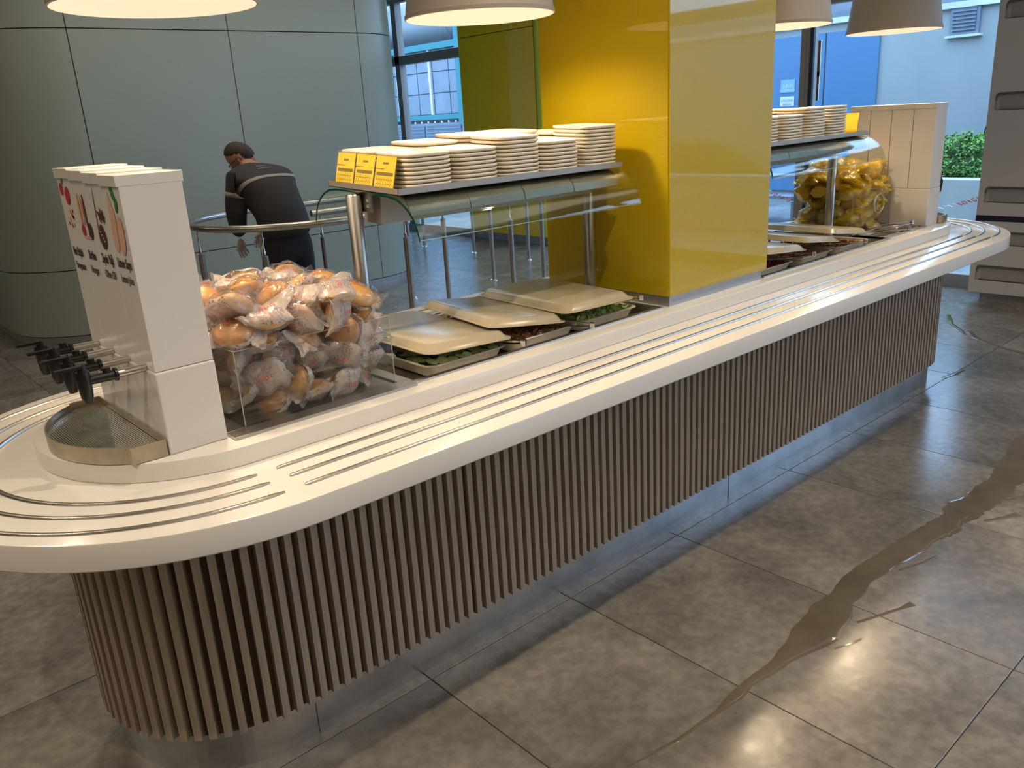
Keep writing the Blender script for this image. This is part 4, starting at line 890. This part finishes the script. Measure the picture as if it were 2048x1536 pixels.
# ------------------------------------------------------------------ outside
tag(box('ground_outside', (7.42, -16, -.12), (40, 40, -.06), GROUND), kind='structure')
bl = empty('concrete_building', (13, 2, -.06), 'grey concrete building with blue metal doors and a louvred vent beyond the window', 'building')
Q(box('wall', (13, -12, -.06), (13.3, 9.2, 2.62), CONC, bl), bl); Q(box('roof_edge', (12.92, -12, 2.62), (13.4, 9.2, 2.70), CONCP, bl), bl)
d = empty('door'); d.parent = bl
def QD(o): o.location = Vector(o.location)-Vector((13, 2, -.06)); return o
for a, b in ((6.19, 7.02), (7.05, 7.95)):
    QD(box('leaf', (12.96, a, .1), (12.995, b, 2.5), BLUED, d, bevel=.003))
QD(box('rail', (12.945, 7.05, 1.42), (12.96, 7.95, 1.45), BLUED, d))
v = empty('vent'); v.parent = bl
QD(box('frame', (12.94, 4.82, 2.27), (12.99, 5.20, 2.64), CLAD, v)); QD(box('recess', (12.93, 4.86, 2.31), (12.945, 5.16, 2.62), LOUV, v)); QD(box('sill', (12.9, 4.78, 2.24), (13.0, 5.24, 2.27), CONCP, v))
for k in range(6): QD(box('slat', (12.915, 4.86, 2.325+.048*k), (12.93, 5.16, 2.345+.048*k), CLAD, v))
WT = mat('sign_white', (.62, .68, .72), .5); SB = mat('sign_blue', (.22, .40, .52), .5)
for (z0, z1, mt_, lines, sz) in ((1.66, 1.86, SB, [('S-P-M', .085, 1.765), ('ELEKTRİK ODASI', .042, 1.695)], 0), (1.36, 1.60, WT, [('YETKİLİDEN', .045, 1.535), ('BAŞKASI', .045, 1.475), ('GİREMEZ', .045, 1.41)], 0)):
    s = empty('door_sign', (12.955, 7.66, z0), 'small pale sign with lettering on the blue door, %s of two' % ('upper' if mt_ is SB else 'lower'), 'sign')
    MB().box((-.006, -.125, 0), (0, .125, z1-z0)).build('plate', mt_, s)
    for t, h, z in lines: textmesh(t, h, WT if mt_ is SB else PR['print_dark'], s, Matrix.Translation((-.0065, 0, z-z0-h*.35)) @ FACE, sx=.85)
s = tag(box('wall_sign', (12.97, 4.36, 1.62), (12.99, 4.50, 1.86), mat('sign_green', (.25, .55, .42), .5)), 'small pale green sign on the concrete wall at the cabinet edge', 'sign')
# planter with bush
pp = empty('concrete_planter', (10.0, 1.5, -.06), 'long low concrete planter wall beneath the bush', 'planter')
Q(box('front_wall', (9.6, -9, -.06), (9.85, 4.95, .655), CONCP, pp, bevel=.01), pp); Q(box('end_wall', (9.85, 4.70, -.06), (11.4, 4.95, .655), CONCP, pp), pp); Q(box('soil', (9.85, -9, .3), (11.4, 4.70, .56), SOIL, pp), pp)
def bush(cx, cy, rx, ry, rz, label, n, seed):
    r = random.Random(seed); e = empty('shrub', (cx, cy, .55), label, 'shrub')
    bm = bmesh.new(); bmesh.ops.create_icosphere(bm, subdivisions=3, radius=1)
    for q in bm.verts: k = .86+.06*sin(q.co.x*5+seed)*cos(q.co.y*6); q.co = Vector((q.co.x*rx*k, q.co.y*ry*k, max(-.02, q.co.z*rz*k)))
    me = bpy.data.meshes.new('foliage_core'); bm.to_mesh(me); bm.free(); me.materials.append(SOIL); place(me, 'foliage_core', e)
    m = MB()
    for _ in range(n):
        t = r.uniform(0, 2*pi); z = r.uniform(0, 1); s_ = math.sqrt(1-z*z); lump = .95+.07*sin(5*t+seed)+.05*sin(11*z+3*t)
        p = Vector((cos(t)*s_*rx, sin(t)*s_*ry, z*rz))*lump*r.uniform(.9, 1.04); T = Matrix.Translation(p) @ Euler((r.uniform(-.9, .9), r.uniform(-.9, .9), r.uniform(0, 6.3))).to_matrix().to_4x4(); a = r.uniform(.018, .034)
        vs = [T @ Vector(q) for q in ((-a, 0, 0), (0, -a*.45, .004), (a*1.1, 0, 0), (0, a*.45, .004))]; m.add(vs, [(0, 1, 2, 3)])
    o = m.build('leaves', LEAF, e); tag(o, kind='stuff')
bush(10.5, 3.80, .80, .90, .52, 'rounded green shrub in the concrete planter outside the window', 9000, 1)
bush(10.6, 1.7, .8, .95, .50, 'low green shrub in the planter hidden behind the cabinet', 3000, 2)
bush(10.6, -1.2, .8, 1.5, .6, 'long green shrub in the planter reflected in the yellow column', 3500, 3)
bush(10.6, -4.4, .8, 1.5, .55, 'green shrub in the planter farthest to the right', 2500, 4)
# bollards with chains
def bollard(x, y, label):
    e = empty('chain_post', (x, y, -.06), label, 'bollard')
    MB().tube([(0, 0, 0), (0, 0, .04)], .14, 20).build('foot', BLACKP, e, smooth=True)
    for k in range(7): MB().tube([(0, 0, .04+.15*k), (0, 0, .19+.15*k)], .035, 16).build('band', REDP if k % 2 == 0 else WHP, e, smooth=True)
    return e
BP = [(8.6, 6.0), (8.6, 2.3), (8.6, -1.0), (8.6, -4.0)]
for i, (x, y) in enumerate(BP): bollard(x, y, ['red and white banded chain post outside the window by the metal steps', 'banded chain post outside behind the cabinet', 'banded chain post outside mirrored in the yellow column', 'banded chain post farthest right outside'][i])
lk = MB().tube([(.026*cos(t), .010*sin(t), 0) for t in [2*pi*k/10 for k in range(10)]], .0042, 5, closed=True)
LKR, LKW = lk.mesh('link', REDP, True), lk.mesh('link', WHP, True)
LN = ['hanging outside between the metal steps and the cabinet', 'outside behind the cabinet', 'outside mirrored in the column']
for i in range(len(BP)-1):
    a, b = Vector((*BP[i], .96)), Vector((*BP[i+1], .96)); e = empty('barrier_chain', tuple(a), 'red and white plastic barrier chain '+LN[i], 'chain'); n = int((a-b).length*1.03/.043)
    for k in range(n):
        t = (k+.5)/n; p = a.lerp(b, t); p.z -= .59*4*t*(1-t)
        dz = -.59*4*(1-2*t)/(b-a).length; place(LKR if (k+6) % 24 < 6 else LKW, 'link', e, tuple(p-a), (pi/2 if k % 2 else 0, math.atan(dz), pi/2*(-1)))
# metal steps
st = empty('metal_steps', (10.6, 6.5, -.06), 'grey galvanised metal steps outside by the blue doors', 'steps')
for k, (x, z) in enumerate(((10.4, .28), (10.75, .52))):
    Q(box('tread', (x, 5.98, z), (x+.35, 7.3, z+.035), CLAD, st), st)
    for yy in (6.0, 7.25): Q(box('leg', (x+.02, yy, -.06), (x+.06, yy+.04, z), CLAD, st), st)
# teal framed industrial shed on the left
sh = empty('industrial_shed', (13.2, 17, -.06), 'teal steel framed shed with grey cladding outside, left of the far yellow wall', 'building')
zr = [1.68+.5*k for k in range(4)]
yy = 13.0; 
while yy < 21.5:
    for z in zr[:3]: Q(box('panel', (13.2, yy+.012, z+.012), (13.24, yy+.63, z+.488), CLAD, sh), sh)
    yy += .645
Q(box('backing', (13.25, 12.8, -.06), (13.4, 21.8, 3.2), LOUV, sh), sh)
for z, h in ((1.56, .12), (3.18, .14)): Q(box('beam', (13.02, 12.8, z), (13.22, 21.8, z+h), TEAL, sh), sh)
for y in (13.1, 16.12, 19.4): Q(box('column', (12.98, y, 1.45 if y == 16.12 else -.06), (13.16, y+.2, 4.6), TEAL, sh), sh)
for y in (15.95, 17.55, 18.95):
    c = MB(); c.box((13.15, y, 1.68), (13.2, y+.07, 3.18)); Q(c.build('bolted_joint', WHP, sh), sh)
for k in range(9): Q(MB().tube([(13.15, 16.6+.28*k, 1.5), (13.1, 16.6+.28*k, 1.5)], .035, 8).build('bolt', WHP, sh), sh)
Q(box('louver_frame', (13.1, 16.3, .75), (13.2, 19.4, 1.48), CLAD, sh), sh)
for a, b in ((16.38, 17.78), (17.86, 19.3)):
    Q(box('louver_recess', (13.08, a, .80), (13.11, b, 1.42), LOUV, sh), sh)
    for k in range(7): Q(box('louver_slat', (13.06, a, .83+.085*k), (13.09, b, .85+.085*k), CLAD, sh), sh)
for k in range(12): Q(box('rib', (13.05, 13.2+.24*k, -.06), (13.1, 13.32+.24*k, 1.5), CLAD, sh), sh)
tk = empty('tank', (13.6, 17, 3.9), 'large grey horizontal tank above the teal shed frame', 'tank')
MB().tube([(0, -6, 0), (0, 6, 0)], .52, 40).build('shell', TANK, tk, smooth=True)
for y in (-3, -.2, 2.6): MB().tube([(0, y, 0), (0, y+.05, 0)], .528, 40).build('strap', CLAD, tk, smooth=True)
tag(box('hall_outside', (18, -16, -.06), (19, 40, 3.4), CLAD), 'long grey-blue industrial hall in the distance behind everything', 'building')
# second counter seen only as a reflection is left out
